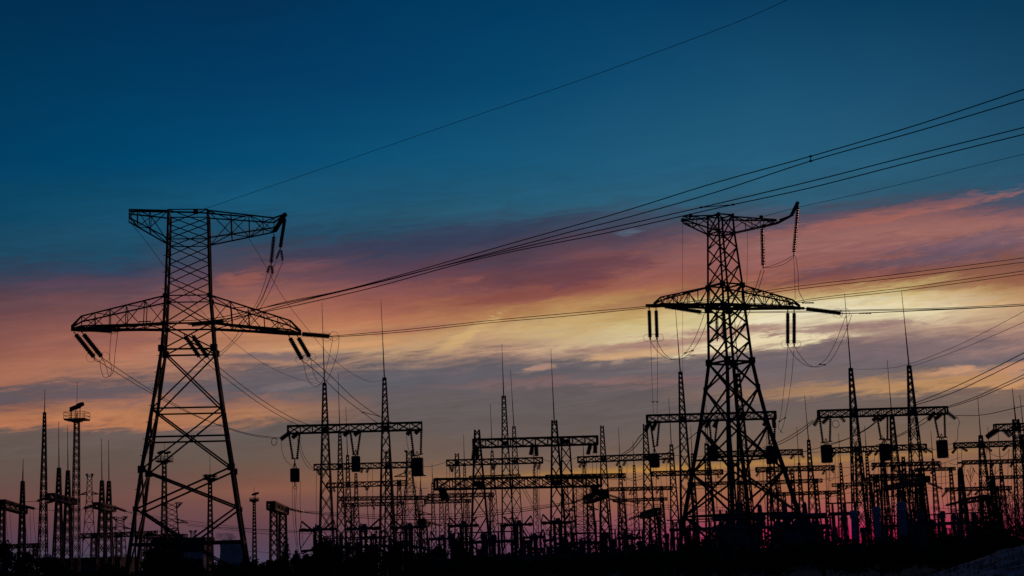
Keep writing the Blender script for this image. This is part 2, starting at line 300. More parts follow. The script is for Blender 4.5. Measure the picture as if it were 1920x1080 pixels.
# ------------------------------------------------------------------ the two big pylons
def body_fn(levels, D, yaw, k):
    def f(y):
        for (y0, c0, h0), (y1, c1, h1) in zip(levels, levels[1:]):
            if y <= y1: break
        t = (y - y0) / (y1 - y0); p = P(c0 + (c1 - c0) * t, y, D); h = mpx(h0 + (h1 - h0) * t, D) / k
        return square(p, h, h, yaw, p.z)
    return f
def plates(mb, pts, s_):
    for p in pts: mb.box(p, (s_, s_, s_))
# left
D = 185.0; yaw = R(8)
B1 = body_fn([(400, 354.5, 41), (455, 354.5, 42.5), (560, 354, 46), (612, 355, 50), (660, 355, 53.5), (720, 354.5, 62), (870, 354.5, 88), (1088, 356.5, 121)], D, yaw, 1.12)
T1 = thing('transmission_tower', 'nearest tall lattice pylon at left with wide flat top arm and straight splayed legs', 'pylon', P(356.5, 1088, D), 'large pylons')
mb = MB(); mb2 = MB(); l_ = mpx(2.1, D)
for y0, y1, n, rl, rb in ((400, 455, 2, 1.8, .85), (455, 560, 3, 1.9, .85), (560, 612, 1, 2.1, 1.0), (612, 660, 1, 2.4, 1.15), (660, 770, 1, 2.7, 1.35), (770, 882, 1, 2.9, 1.45)):
    mb.truss(B1(y1), B1(y0), n, mpx(rl, D), mpx(rb, D), 'X', False)
    q = B1(y0)
    for i in range(4): mb.bar(q[i], q[(i + 1) % 4], mpx(rb, D))
for y in (660, 823, 612): 
    q = B1(y)
    for i in range(4): mb.bar(q[i], q[(i + 1) % 4], mpx(1.6, D))
mb.truss(B1(955), B1(882), 1, mpx(3.0, D), mpx(1.7, D), 'X', False)
q0, q1, q2 = B1(955), B1(1019), B1(1088)
for i in range(4):
    j = (i + 1) % 4; md = (q1[i] + q1[j]) / 2
    mb.bar(q0[i], md, mpx(1.7, D)); mb.bar(q0[j], md, mpx(1.7, D)); mb.bar(q1[i], q1[j], mpx(2.4, D)); mb.bar(md, q2[i], mpx(1.5, D)); mb.bar(md, q2[j], mpx(1.5, D))
    mb.bar(q0[i], q1[i], mpx(3, D)); mb.bar(q1[i], q2[i], mpx(3.1, D))
    plates(mb, [B1(882)[i], B1(658)[i]], mpx(6, D)); plates(mb, [B1(612)[i], B1(560)[i]], mpx(4, D)); plates(mb, [q0[i]], mpx(4.5, D))
for k in range(34):
    y = 470 + k * 15.5; p = B1(y)[0 if k % 2 else 3]; mb.bar(p, p - Vector((mpx(7, D), 0, 0)), mpx(.55, D))
mb.build('tower_body', STEEL, T1)
def tipq(x, ytop, ybot, dd, half):        # quad corners in the order front-bottom, back-bottom, back-top, front-top
    a = P(x, ybot, dd - half); b = P(x, ybot, dd + half); a.z = b.z = P(x, ybot, dd).z; c = b.copy(); d = a.copy(); c.z = d.z = P(x, ytop, dd).z; return [a, b, c, d]
def root(Bf, yt, yb, side):
    t = Bf(yt); b = Bf(yb); f, k = ((0, 3) if side < 0 else (1, 2)); return [b[f], b[k], t[k], t[f]]
ty = math.tan(R(10))
def Dt(x, xc=355, D=185.0, ty=ty): return D + mpx(x - xc, D) * ty
mb = MB()   # lower arm
rl, rb = mpx(1.3, D), mpx(.72, D)
r_ = root(B1, 560, 612, -1); k_ = tipq(153, 598, 616, Dt(153), 2.1); t_ = tipq(134, 613, 618, Dt(134), .5)
mb.truss(r_, k_, 5, rl, rb, 'N', False); mb.truss(k_, t_, 1, rl, rb, 'Z', 2)
r_ = root(B1, 560, 612, 1); k_ = tipq(544, 606, 623, Dt(544), 2.1); t_ = tipq(564, 622, 627, Dt(564), .5)
mb.truss(r_, k_, 5, rl, rb, 'N', False); mb.truss(k_, t_, 1, rl, rb, 'Z', 2)
a = B1(612)
for xx, yy, f in ((134, 617, 0), (564, 626, 1)):
    for i in ((0, 3) if f == 0 else (1, 2)): mb.bar(a[i], P(xx, yy, Dt(xx) + (-.5 if i in (0, 1) else .5)), mpx(2.5, D))
mb.build('lower_crossarm', STEEL, T1)
mb = MB()   # top arm
r_ = root(B1, 402, 453, -1); t_ = tipq(242, 397, 412, Dt(242), 1.2); mb.truss(r_, t_, 3, mpx(1.2, D), rb, 'Z', 2); 
r_ = root(B1, 402, 453, 1); t_ = tipq(514, 413, 431, Dt(514), 1.3); mb.truss(r_, t_, 4, mpx(1.2, D), rb, 'Z', 2)
e1 = P(535, 401, Dt(535) + 1); e0 = P(515, 433, Dt(515) - .8)
mb.bar(e0, e1, mpx(3.2, D)); mb.bar(e1, t_[2], mpx(1.4, D)); mb.bar(e1, t_[3], mpx(1.4, D))
mb.bar(P(243, 396, Dt(243)), P(368, 398, D), mpx(1.4, D)); mb.bar(P(368, 398, D), P(460, 406, Dt(460)), mpx(1.3, D)); mb.box(P(367, 397, D), (mpx(4, D),) * 3)
mb.build('top_crossarm', STEEL, T1)
# right
D = 175.0; yaw = R(29.4); D2T = D
B2 = body_fn([(405, 1350.5, 23), (438, 1352, 24.5), (535, 1359.5, 31.5), (575, 1361.5, 33.5), (680, 1369.5, 39.5), (730, 1372, 48), (800, 1376, 62), (875, 1382.5, 80.5), (960, 1389, 101), (1057, 1396, 124)], D, yaw, 1.362)
T2 = thing('transmission_tower', 'tall lattice pylon at right with a kinked upward horn on its top arm', 'pylon', P(1396, 1057, D), 'large pylons')
mb = MB()
for y0, y1, n, rl, rb in ((405, 438, 1, 1.7, .95), (438, 535, 3, 1.7, .95), (535, 575, 1, 2.0, 1.2), (575, 680, 3, 2.3, 1.25), (680, 730, 1, 3.0, 1.4), (730, 800, 1, 3.2, 1.35), (800, 885, 1, 3.5, 1.4), (885, 965, 1, 3.7, 1.5), (965, 1057, 1, 3.9, 1.5)):
    mb.truss(B2(y1), B2(y0), n, mpx(rl, D), mpx(rb, D), 'X', False)
for y, w_ in ((405, 1.2), (438, 1.2), (535, 1.4), (575, 2.2), (680, 1.9), (860, 1.4), (965, 1.6)):
    q = B2(y)
    for i in range(4): mb.bar(q[i], q[(i + 1) % 4], mpx(w_, D))
for y, s_ in ((405, 2.5), (438, 2.5), (537, 4.6), (578, 6), (678, 5.6), (727, 4), (800, 3.2), (885, 5.5)): plates(mb, B2(y), mpx(s_, D))
mb.build('tower_body', STEEL, T2)
ty2 = math.tan(R(20))
def Du(x): return D2T + mpx(x - 1361, D2T) * ty2
mb = MB(); rl, rb = mpx(1.25, D), mpx(.72, D)
r_ = root(B2, 537, 575, -1); k_ = tipq(1240, 560, 572, Du(1240), 1.1); t_ = tipq(1226, 570, 575, Du(1226), .4)
mb.truss(r_, k_, 6, rl, rb, 'N', False); mb.truss(k_, t_, 1, rl, rb, 'Z', 2)
r_ = root(B2, 537, 575, 1); k_ = tipq(1487, 565, 577, Du(1487), 1.1); t_ = tipq(1500, 574, 579, Du(1500), .4)
mb.truss(r_, k_, 6, rl, rb, 'N', False); mb.truss(k_, t_, 1, rl, rb, 'Z', 2)
a = B2(575)
mb.bar(P(1211, 573, Du(1211)), a[0], mpx(2.6, D)); mb.bar(P(1224, 572, Du(1224)), a[3], mpx(2.2, D)); mb.bar(P(1508, 578, Du(1508)), a[2], mpx(2.4, D)); mb.bar(P(1500, 577, Du(1500)), a[1], mpx(2.4, D))
mb.bar(a[0], a[1], mpx(3, D)); mb.bar(a[3], a[2], mpx(3, D))
mb.build('lower_crossarm', STEEL, T2)
mb = MB()
r_ = root(B2, 408, 438, -1); t_ = tipq(1281, 409, 415, Du(1281), 1.0); mb.truss(r_, t_, 2, mpx(1.15, D), rb, 'N', 2)
r_ = root(B2, 408, 438, 1); t_ = tipq(1456, 413, 419, Du(1456), .35); mb.truss(r_, t_, 4, mpx(1.15, D), rb, 'Z', 2)
h0 = P(1432, 424, Du(1432)); hm = P(1458, 418, Du(1458)); h1 = P(1484, 404, Du(1484)); h2 = P(1496, 379, Du(1496))
mb.bar(h0, hm, mpx(2.0, D)); mb.bar(hm, h1, mpx(2.4, D)); mb.bar(h1, h2, mpx(2.8, D)); mb.bar(h1, P(1462, 412, Du(1462)), mpx(1.4, D)); plates(mb, [P(1427, 407, Du(1427)), h0, P(1280, 413, Du(1280)), P(1295, 404, Du(1295))], mpx(3, D))
mb.build('top_crossarm', STEEL, T2)
# strings on the left pylon
I = insulator
I('dark insulator string sloping down from the left arm tip of the left pylon', (138, 622), (179, 673), 182, 8.5, 14, 9)
I('insulator string just right of another at the left arm tip of the left pylon', (153, 622), (193, 672), 184, 8.5, 14, 9)
I('insulator string sloping down from the right arm tip of left pylon, inner one', (541, 629), (568, 677), 188, 8.5, 13, 7)
I('insulator string sloping down from the right arm tip of left pylon, outer one', (557, 629), (582, 672), 189, 8.5, 13, 7)
I('insulator string sloping inside the left pylon waist, left of its pair', (345, 627), (376, 672), 181, 8, 13)
I('insulator string sloping inside the left pylon waist, right of its pair', (358, 625), (392, 673), 182, 8.5, 13)
I('insulator string lying along the underside of the left arm of left pylon', (142, 616), (216, 621), 181, 8.5, 20, 6)
I('insulator string reaching right from the waist of left pylon along its arm', (352, 609), (424, 602), 181, 9, 20, 5)
I('near-horizontal insulator string stretching right from the right arm tip of left pylon', (560, 626), (623, 631), 189, 9, 22, 9)
I('long insulator string hanging from the outer corner of left pylon top arm', (535, 404), (525, 468), 188, 6.5, 20, D2=187)
I('insulator string hanging from the inner end of left pylon top arm', (514, 438), (508, 497), 187, 7, 18)
for i, (a_, b_, w_) in enumerate((((525, 468), (518, 486), 'left'), ((527, 468), (530, 489), 'right'))):
    I('short %s insulator of the fork below the outer top string of left pylon' % w_, a_, b_, 187, 5, 6)
for a_, b_, w_ in (((506, 497), (501, 512), 'left'), ((509, 497), (511, 514), 'right')):
    I('short %s insulator of the fork below the inner top string of left pylon' % w_, a_, b_, 187, 6, 5)
# strings on the right pylon
for x, xb, n_ in ((1217, 1219, 'outer'), (1230, 1232, 'inner')): I('%s brown insulator string hanging upright under the left arm of right pylon' % n_, (x, 576), (xb, 637), 171, 7, 22, 7)
for x, xb, n_ in ((1477, 1477, 'inner'), (1489, 1489, 'outer')): I('%s brown insulator string hanging upright under the right arm of right pylon' % n_, (x, 580), (xb, 649), 177, 7, 22, 7)
for x, n_ in ((1343, 'left'), (1355, 'right')): I('%s insulator string hanging inside the body of right pylon' % n_, (x, 580), (x + 2, 640), 174, 6.5, 20)
I('insulator string sloping right under the left arm of right pylon', (1238, 573), (1320, 586), 172, 8, 24, 5)
I('insulator string lying along the right arm of right pylon', (1393, 571), (1466, 574), 173, 7, 24)
I('insulator string stretching right beyond the right arm tip of right pylon', (1504, 578), (1582, 588), 178, 8, 26, 9)
I('insulator string hanging straight from the top arm of right pylon', (1429, 421), (1431, 504), 177, 7.5, 24)
I('long insulator string hanging from the raised horn of right pylon', (1497, 380), (1488, 480), 179, 7, 26)
# ------------------------------------------------------------------ main line wires
W = wire
W('thin earth wire climbing from the top of left pylon to the upper right sky', [(367, 397), (500, 352), (700, 283), (900, 214), (1080, 153), (1250, 91), (1400, 34), (1480, -2), (1560, -38)], 185, 120, .75)
bundle('upper pair of wires rising from the left pylon to the right frame edge', [(424, 600), (520, 570), (640, 545), (800, 502), (960, 456), (1160, 399), (1340, 343), (1520, 293), (1720, 234), (1940, 161)], [(424, 604), (540, 571), (700, 532), (900, 480), (1080, 432), (1160, 412), (1340, 361), (1520, 302), (1720, 246), (1940, 180)], 183, 130, 1.7, (.78,))
bundle('lower pair of wires rising from the left pylon to the right frame edge', [(214, 620), (300, 605), (400, 597), (480, 580), (640, 546), (800, 506), (960, 468), (1160, 424), (1340, 383), (1520, 340), (1720, 289), (1940, 234)], [(214, 623), (300, 610), (400, 601), (500, 584), (700, 539), (900, 485), (1160, 432), (1350, 389), (1520, 352), (1720, 301), (1940, 247)], 183, 130, 1.7, (.72,))
bundle('pair of wires from the left pylon right arm passing behind the right pylon', [(623, 630), (760, 618), (920, 601), (1060, 588), (1206, 575), (1340, 560), (1480, 539), (1700, 512), (1940, 481)], [(623, 632), (760, 622), (920, 605), (1060, 593), (1206, 578), (1340, 564), (1480, 544), (1700, 519), (1940, 489)], 189, 184, 1.5)
bundle('pair of wires from the right pylon arm rising between two other pairs', [(1466, 574), (1500, 564), (1700, 539), (1940, 505)], [(1466, 575), (1500, 567), (1700, 544), (1940, 511)], 173, 160, 1.4, (.2,))
bundle('nearly level wire pair from right pylon left arm to the right edge', [(1320, 586), (1460, 584), (1620, 581), (1780, 577), (1940, 569)], [(1320, 587), (1460, 586), (1620, 583), (1780, 579), (1940, 572)], 172, 160, 1.4)
W('single wire from the tip insulator of the right pylon to the right edge', [(1582, 588), (1640, 586), (1780, 580), (1940, 572)], 178, 168, 2.0)
for x, y, D_, lab in ((1515, 566, 172, 'vibration damper on the middle wire pair just right of right pylon'), (1622, 585.5, 177, 'vibration damper on the lowest wire right of the right pylon tip insulator'), (272, 601, 182, 'small damper on the wires crossing the left arm of left pylon')):
    t = thing('line_damper', lab, 'damper', P(x, y, D_), 'dampers clamped on the wires')
    mb = MB(); mb.bar(P(x - 10, y + 2, D_), P(x + 9, y + 1, D_), mpx(.6, D_))
    mb.build('messenger', CABLE, t)
    for dx in (-9, -3, 3, 9): mb = MB(); mb.cyl(P(x + dx - 2.5, y + 2, D_), P(x + dx + 2.5, y + 2, D_), mpx(1.2, D_), None, 6); mb.build('weight', STEEL, t)
W('thin earth wire from the horn of right pylon to the right edge', [(1427, 407), (1500, 388), (1600, 366), (1720, 338), (1820, 313), (1940, 284)], 176, 165, 1.0)
W('very thin wire falling from left top arm of left pylon to lightning mast', [(248, 422), (276, 455), (312, 505), (370, 575), (440, 643), (500, 685), (560, 711), (606, 722)], 182, 232, .8)
W('very thin wire falling from right top arm of left pylon to lightning mast', [(461, 438), (490, 485), (530, 556), (575, 615), (625, 673), (670, 706), (700, 716), (719, 712)], 187, 232, .8)
W('hair-thin wire dropping straight from the left top arm of right pylon', [(1280, 417), (1280, 760)], 172, 225, .8)
W('hair-thin wire dropping straight beside the body of right pylon', [(1402, 430), (1401, 500), (1399, 560)], 178, 190, .8)
# jumpers and down-leads of the left pylon
JG = 'jumper loops and down-leads of the pylons'
bundle('pair of down-leads sagging from left arm of left pylon to left gantry', [(179, 673), (230, 706), (290, 741), (360, 777), (420, 800), (470, 814), (524, 821)], [(193, 672), (240, 704), (300, 742), (370, 780), (425, 803), (475, 817), (524, 823)], 182, 230, 1.2)
bundle('pair of down-leads sagging from waist of left pylon to left gantry', [(376, 672), (415, 703), (470, 745), (520, 777), (560, 797), (600, 808)], [(392, 673), (430, 704), (480, 742), (530, 774), (575, 795), (640, 810)], 181, 230, 1.2)
bundle('pair of down-leads from right arm tip of left pylon to left gantry', [(568, 677), (600, 703), (640, 742), (680, 773), (710, 794), (740, 806)], [(582, 672), (620, 705), (665, 748), (710, 780), (740, 794), (775, 806)], 188, 230, 1.3, (.6,))
for lab, pts, D_ in (
    ('jumper loop hanging below the left arm string of left pylon, narrow', [(187, 676), (190, 695), (196, 708), (206, 704), (209, 690), (206, 676), (207, 640), (209, 622)], 183),
    ('jumper loop hanging below the left arm string of left pylon, wide', [(193, 673), (200, 690), (205, 706), (211, 700), (216, 660), (221, 622)], 183),
    ('left jumper wire looping under the right arm of left pylon', [(569, 678), (573, 700), (580, 716), (592, 725), (602, 718), (612, 690), (621, 650), (624, 632)], 188),
    ('right jumper wire looping under the right arm of left pylon', [(583, 674), (588, 700), (598, 717), (610, 716), (622, 694), (633, 660), (636, 631)], 189),
    ('leftmost wire falling in a curve from the top forks of left pylon', [(501, 512), (493, 540), (481, 568), (466, 592), (448, 622), (430, 646), (410, 662)], 187),
    ('second wire falling in a curve from the top forks of left pylon', [(511, 514), (500, 540), (489, 566), (472, 590), (455, 624), (436, 645), (412, 668)], 187),
    ('third wire falling in a curve from the top forks of left pylon', [(518, 488), (507, 518), (495, 550), (480, 578), (470, 592), (445, 610), (420, 606)], 187),
    ('fourth wire falling in a curve from the top forks of left pylon', [(530, 490), (518, 520), (505, 548), (488, 578), (474, 600), (448, 615), (421, 608)], 187)):
    W(lab, pts, D_, D_, 1.1, JG)
for lab, a_, b_, D_, De, sp_ in (
    ('jumper loop pair swinging below the left arm of right pylon', [(1219, 638), (1226, 650), (1240, 665), (1258, 674), (1278, 668), (1300, 640), (1320, 590)], [(1232, 638), (1238, 652), (1250, 667), (1268, 675), (1292, 664), (1312, 636), (1328, 596)], 171, 173, (.72,)),
    ('jumper loop pair swinging below the right arm tip of right pylon', [(1478, 650), (1490, 668), (1508, 683), (1526, 688), (1546, 676), (1565, 645), (1586, 592)], [(1490, 649), (1500, 666), (1518, 685), (1534, 688), (1555, 678), (1578, 640), (1597, 590)], 177, 178, (.6,)),
    ('straight pair of down-leads below left arm strings of right pylon', [(1220, 640), (1222, 700), (1225, 776)], [(1232, 640), (1233, 700), (1232, 776)], 171, 222, (.82,)),
    ('long pair of down-leads below right arm strings of right pylon', [(1477, 650), (1472, 710), (1464, 778), (1460, 803), (1468, 812)], [(1489, 649), (1484, 710), (1475, 768), (1468, 800), (1462, 812)], 177, 222, (.62,)),
    ('jumper pair between the two top strings of right pylon', [(1432, 502), (1450, 497), (1470, 489), (1486, 479)], [(1434, 502), (1455, 500), (1476, 492), (1490, 479)], 177, 179, ()),
    ('wire pair slanting down from straight top string of right pylon', [(1427, 506), (1415, 545), (1400, 580), (1380, 620), (1372, 640)], [(1433, 506), (1420, 548), (1405, 585), (1388, 620), (1376, 650)], 177, 173, (.35,)),
    ('wire pair dropping from the horn string of right pylon', [(1488, 480), (1490, 520), (1491, 562)], [(1492, 480), (1497, 520), (1498, 546), (1508, 565)], 179, 175, ())):
    bundle(lab, a_, b_, D_, De, 1.1, sp_)

# ------------------------------------------------------------------ gantries, masts
def post_mesh(x, yb, D, ytop, wt, wb, yaw=0.0, leg=1.3, br=.8, ratio=1.0, cap=None):
    """a tapered lattice column: wt px wide at ytop, wb px wide at the ground"""
    b = P(x, yb, D); top = P(x, ytop, D); z = top.z; c = Vector((b.x, D, 0)); mb = MB(); ht, hb = mpx(wt, D) / 2, mpx(wb, D) / 2
    n = max(5, int(z / (mpx(wt + wb, D) * .5) * .82)); n = min(n, 20)
    mb.truss(square(c, hb, hb * ratio, yaw, 0), square(c, ht, ht * ratio, yaw, z), n, mpx(leg, D) / 2, mpx(br, D) / 2, 'X', False)
    if cap: p = c.copy(); p.z = P(x, cap[0], D).z; mb.box(p, (mpx(cap[1], D) / 2, mpx(cap[1], D) / 2, mpx(cap[2], D) / 2), yaw)
    return mb, Vector((c.x, c.y, z))
def rod_mesh(top, x, yrod, D, w0=2.0, lean=0.0):
    mb = MB(); z = P(x, yrod, D).z; h = z - top.z; q = top + Vector((lean * h * .45, 0, h * .45)); e = top + Vector((lean * h, 0, h))
    mb.bar(top - Vector((0, 0, .3)), q, mpx(w0, D) / 2, mpx(w0 * .7, D) / 2); mb.bar(q, e, mpx(w0 * .6, D) / 2, mpx(.7, D) / 2); return mb
PLACES = ('left end', 'left part', 'middle', 'right part', 'right end')
def gantry(label, short, D, Lp, Rp, dep, posts, leg=1.6, br=.9, solid=1.0, strings=(), sw=4.5, m=STEEL, group='substation gantries', D2=None, nb=None, hang=1.0, beamleg=None):
    t = thing('gantry', label, 'gantry', Vector((P(*Lp, D).x, D, 0)), group)
    a = P(*Lp, D); k = P(*Rp, D); D2 = D2 or max(D * .9, min(D * 1.1, D * (a.z - 2) / (k.z - 2))); b = P(*Rp, D2); b.z = a.z if abs(D2 - D) < .2 * D else b.z
    def at(x): return (x - Lp[0]) / (Rp[0] - Lp[0])
    for x, ytop, yrod, wt, wb in posts:
        f = at(x); Dp = D + (D2 - D) * f; yb = Lp[1] + (Rp[1] - Lp[1]) * f
        mb, top = post_mesh(x, yb, Dp, ytop, wt, wb, 0, leg, br, cap=(yb + dep * .55, (wt + wb) * .38, dep * .5) if solid else None)
        c = mb.build('column', m, t)
        if yrod: rod_mesh(top, top_x(top), yrod, Dp, 2.2 if dep > 11 else 1.7, random.uniform(-.03, .01)).build('lightning_rod', m, c)
    hh = mpx(dep, D) ; dd = hh * .55; u = (b - a); u.z = 0; u.normalize(); nrm = Vector((-u.y, u.x, 0)); dn = Vector((0, 0, -hh)); mb = MB()
    A = [a + dn - nrm * dd, a + dn + nrm * dd, a + nrm * dd, a - nrm * dd]; B = [b + dn - nrm * dd, b + dn + nrm * dd, b + nrm * dd, b - nrm * dd]
    n = nb or max(3, int((b - a).length / (hh * 1.5)))
    mb.truss(A, B, n, mpx(beamleg or leg * 1.25, D) / 2, mpx(br * 1.15, D) / 2, 'X', True)
    for q in (A, B):
        for i in range(4): mb.bar(q[i], q[(i + 1) % 4], mpx(leg * 1.3, D) / 2)
    mb.build('crossbeam', m, t)
    t['beam'] = 0; del t['beam']
    cnt = {}
    for x, dx, dy in strings:        # tension strings hanging at a slant below the beam
        f = at(x); Dp = D + (D2 - D) * f; yb = Lp[1] + (Rp[1] - Lp[1]) * f + dep * .8; pl = PLACES[min(4, max(0, int(f * 5)))]
        sd = 'left' if dx < 0 else 'right' if dx > 0 else 'down'; key = (pl, sd); cnt[key] = cnt.get(key, 0) + 1; od = '' if cnt[key] == 1 else ('second ', 'third ', 'fourth ', 'fifth ')[min(cnt[key] - 2, 3)]
        insulator('%sinsulator string slanting %s, %s of the %s' % (od, sd, pl, short), (x, yb), (x + dx, yb + dy), Dp, sw * 1.25, 8, 0, 'insulator strings on the gantries', links=False)
    return t
def top_x(top):      # photo x of a world point
    d = top - CAM; return 960 + F * d.dot(RT) / d.dot(FWD)
G = gantry
# first row, tall portals with wave traps
G('tall left portal gantry with two rod-topped masts and three hanging drums', 'tall left portal gantry', 230, (540, 799), (790.5, 792), 14, [(609.5, 718, 567, 5, 30), (722.5, 708, 563, 5, 34)], 2.3, 1.2, strings=[(545, -19, 14), (560, -12, 12), (657, -13, 10), (676, -12, 10), (772, -9, 12), (788, -10, 10)], sw=7)
G('tall middle portal gantry with beam above the two central masts', 'tall middle portal gantry', 228, (887, 824.5), (1119.5, 818), 15, [(947, 742, 645, 6, 26), (1060, 819, None, 14, 32)], 2.4, 1.3, strings=[(890, -3, 26), (894, 1, 26), (999, -4, 20), (1005, 1, 22), (1108, -6, 22), (1116, 0, 20)], sw=6.5)
G('tall portal gantry crossing behind the right pylon body', 'portal gantry behind right pylon', 225, (1213, 779), (1453, 772), 13, [(1279.5, 697, 580, 5, 30), (1388, 700, 585, 5, 34)], 2.3, 1.2, strings=[(1219, -9, 20), (1231, -8, 18), (1333, -10, 16), (1346, -8, 16), (1440, -8, 16), (1450, 2, 20)], sw=6.5)
G('tall right portal gantry with two long rod-topped masts near the right edge', 'tall right portal gantry', 225, (1534.5, 770), (1774, 763), 13, [(1600, 690, 550, 5, 32), (1710, 685, 545, 5, 36)], 2.3, 1.2, strings=[(1537, -11, 18), (1556, -14, 14), (1575, 9, 12), (1650, -14, 12), (1664, -16, 12), (1752, -12, 14), (1768, -14, 12), (1776, 16, 12)], sw=6)
G('low heavy gantry with thick beam on splayed dark posts in the centre', 'low heavy centre gantry', 215, (817, 898.5), (1123, 893), 19, [(897, 806, None, 8, 40), (1043, 788, 655, 8, 34)], 3.4, 1.6, beamleg=3.6, strings=[(824, 8, 24), (830, 10, 24), (1110, 3, 18), (1119, 0, 20)], sw=7)
G('cropped gantry end with drooping insulators at the right frame edge', 'gantry end at the right frame edge', 270, (1865, 796), (1990, 792), 12, [(1905, 786, 726, 9, 30)], 2.0, 1.1, strings=[(1866, -17, 14), (1874, -24, 16), (1880, 14, 14), (1888, 18, 18)], sw=6)
# second row
G('second-row gantry seen below the tall left portal gantry', 'second-row gantry at left centre', 331, (589, 871), (771, 866.5), 10, [(638, 809, 701, 4, 20), (727, 845, None, 6, 20)], 1.7, 1.0, strings=[(594, 6, 12), (600, 4, 12), (680, -3, 10), (692, -5, 10), (764, -5, 12)], sw=4.5)
G('second-row gantry with beam left of the two central masts', 'second-row centre gantry', 326, (837.5, 863), (1016.7, 858), 10, [(857, 850, None, 6, 20), (965.5, 799, 692, 5, 26)], 1.8, 1.0, strings=[(842, 6, 14), (851, -4, 14), (921, 4, 12), (930, -5, 12), (1006, -5, 12), (1013, -4, 14)], sw=4.5)
G('second-row gantry between the centre and the right pylon', 'second-row gantry left of right pylon', 330, (1083.5, 857), (1263, 850), 10, [(1131, 798, None, 5, 24), (1212, 795, None, 6, 26)], 1.9, 1.1, strings=[(1092, -6, 12), (1100, -6, 12), (1162, -6, 12), (1174, -5, 12), (1249, -6, 10), (1257, -5, 10)], sw=4.5)
G('second-row gantry whose right half shows right of the right pylon', 'second-row gantry through right pylon', 326, (1345.5, 847), (1503, 843), 9, [(1368, 788, 742, 5, 20), (1446, 843, None, 6, 20)], 1.7, 1.0, strings=[(1350, 8, 12), (1430, -7, 10), (1490, -8, 10), (1500, 8, 8)], sw=4)
G('second-row gantry under the tall right portal gantry', 'second-row gantry under the right portal', 330, (1561, 840), (1736, 833), 9, [(1607, 838, None, 6, 22), (1676, 780, 675, 6, 26)], 1.8, 1.1, strings=[(1568, -8, 10), (1636, -9, 10), (1648, -8, 10), (1726, 12, 8), (1734, 14, 8)], sw=4)
G('second-row gantry entering from the right frame edge', 'second-row gantry at right edge', 320, (1789, 831), (1960, 825), 9, [(1839.5, 816, 745, 5, 28), (1921, 814, 740, 5, 26)], 1.8, 1.1, strings=[(1795, -10, 12), (1800, 14, 8), (1846, 14, 10), (1890, -10, 10)], sw=4)
# third row and beyond
G('third-row gantry with slim masts left of centre', 'third-row gantry at left centre', 412, (613, 906), (763, 901), 8.5, [(652.5, 853, 762, 4, 17), (748, 899, None, 5, 18)], 1.4, .9, strings=[(618, 5, 10), (624, 4, 10), (684, 4, 9), (692, -4, 9), (752, -4, 10)], sw=3.6)
G('fourth-row gantry left of centre, uppermost of two close beams', 'fourth-row gantry', 512, (636, 932), (802, 930), 6.5, [(668, 887, None, 3.5, 15), (781, 929, None, 5, 14)], 1.2, .8, strings=[(642, 4, 8), (696, 4, 8), (703, -4, 8), (754, -4, 8)], sw=3)
G('fifth-row gantry left of centre, lowest of the close beams', 'fifth-row gantry', 585, (641, 944), (755, 941), 6, [(660, 944, None, 4, 12), (735, 941, None, 4, 12)], 1.2, .8, strings=[(646, 4, 8), (698, 4, 8), (748, -4, 8)], sw=3)
G('far gantry behind the left leg of the low heavy gantry', 'far gantry at centre left', 500, (803, 926.5), (924, 924), 7, [(827, 925, None, 5, 13), (920, 923, None, 5, 13)], 1.2, .85, strings=[(808, 5, 8), (868, -4, 8), (915, 4, 8)], sw=3)
G('far gantry with low beam just below another at centre left', 'lower far gantry at centre left', 560, (796, 938), (882, 936), 6, [(838, 937, None, 5, 12), (876, 936, None, 5, 12)], 1.1, .8, strings=[(800, -8, 8)], sw=3)
G('far gantry whose mast carries a tall thin rod left of centre mast', 'far gantry behind central masts', 420, (880, 893), (975, 890), 6, [(924, 845, 757, 4, 20)], 1.4, .9, strings=[(886, 4, 8)], sw=3)
G('third-row gantry behind the low heavy gantry right end', 'third-row gantry right of centre', 424, (1024, 891), (1171, 888), 7.5, [(1060, 890, None, 5, 16), (1163, 873, 802, 4, 18)], 1.5, .95, strings=[(1094, -5, 10), (1168, 4, 8)], sw=3.4)
G('fourth-row gantry right of centre under a yellow streak', 'fourth-row gantry right of centre', 520, (1144, 914.5), (1260, 912), 6, [(1168, 913, None, 4, 13), (1240, 911, None, 4, 13)], 1.2, .85, strings=[(1184, -4, 10), (1190, -4, 10), (1236, -5, 8)], sw=3)
G('third-row gantry starting left of the right pylon', 'third-row gantry at right pylon', 400, (1222.5, 884.5), (1354, 881), 8, [(1261, 833, 745, 5, 20), (1326.7, 831, 762, 5, 20)], 1.6, 1.0, strings=[(1230, 5, 8), (1290, -5, 9), (1344, 5, 9)], sw=3.6)
G('third-row gantry just right of the right pylon', 'third-row gantry right of right pylon', 408, (1418, 877), (1562.5, 873), 8, [(1440, 876, 806, 5, 17), (1519, 824.5, 740, 4, 20)], 1.6, 1.0, strings=[(1424, -6, 10), (1484, -5, 9), (1548, -6, 10), (1558, 6, 7)], sw=3.6)
G('fourth-row gantry with low beam right of the right pylon', 'fourth-row gantry right of right pylon', 500, (1400, 903), (1541, 898), 6, [(1486, 880, None, 4, 13), (1530, 897, None, 4, 13)], 1.2, .85, strings=[(1420, -5, 8), (1500, -5, 8)], sw=3)
G('fifth-row low gantry near the right pylon foot', 'low gantry near right pylon foot', 590, (1450, 924), (1572, 920), 5.5, [(1470, 923, None, 4, 11), (1550, 920, None, 4, 11)], 1.1, .8, strings=[(1508, -6, 8), (1560, -6, 7)], sw=3)
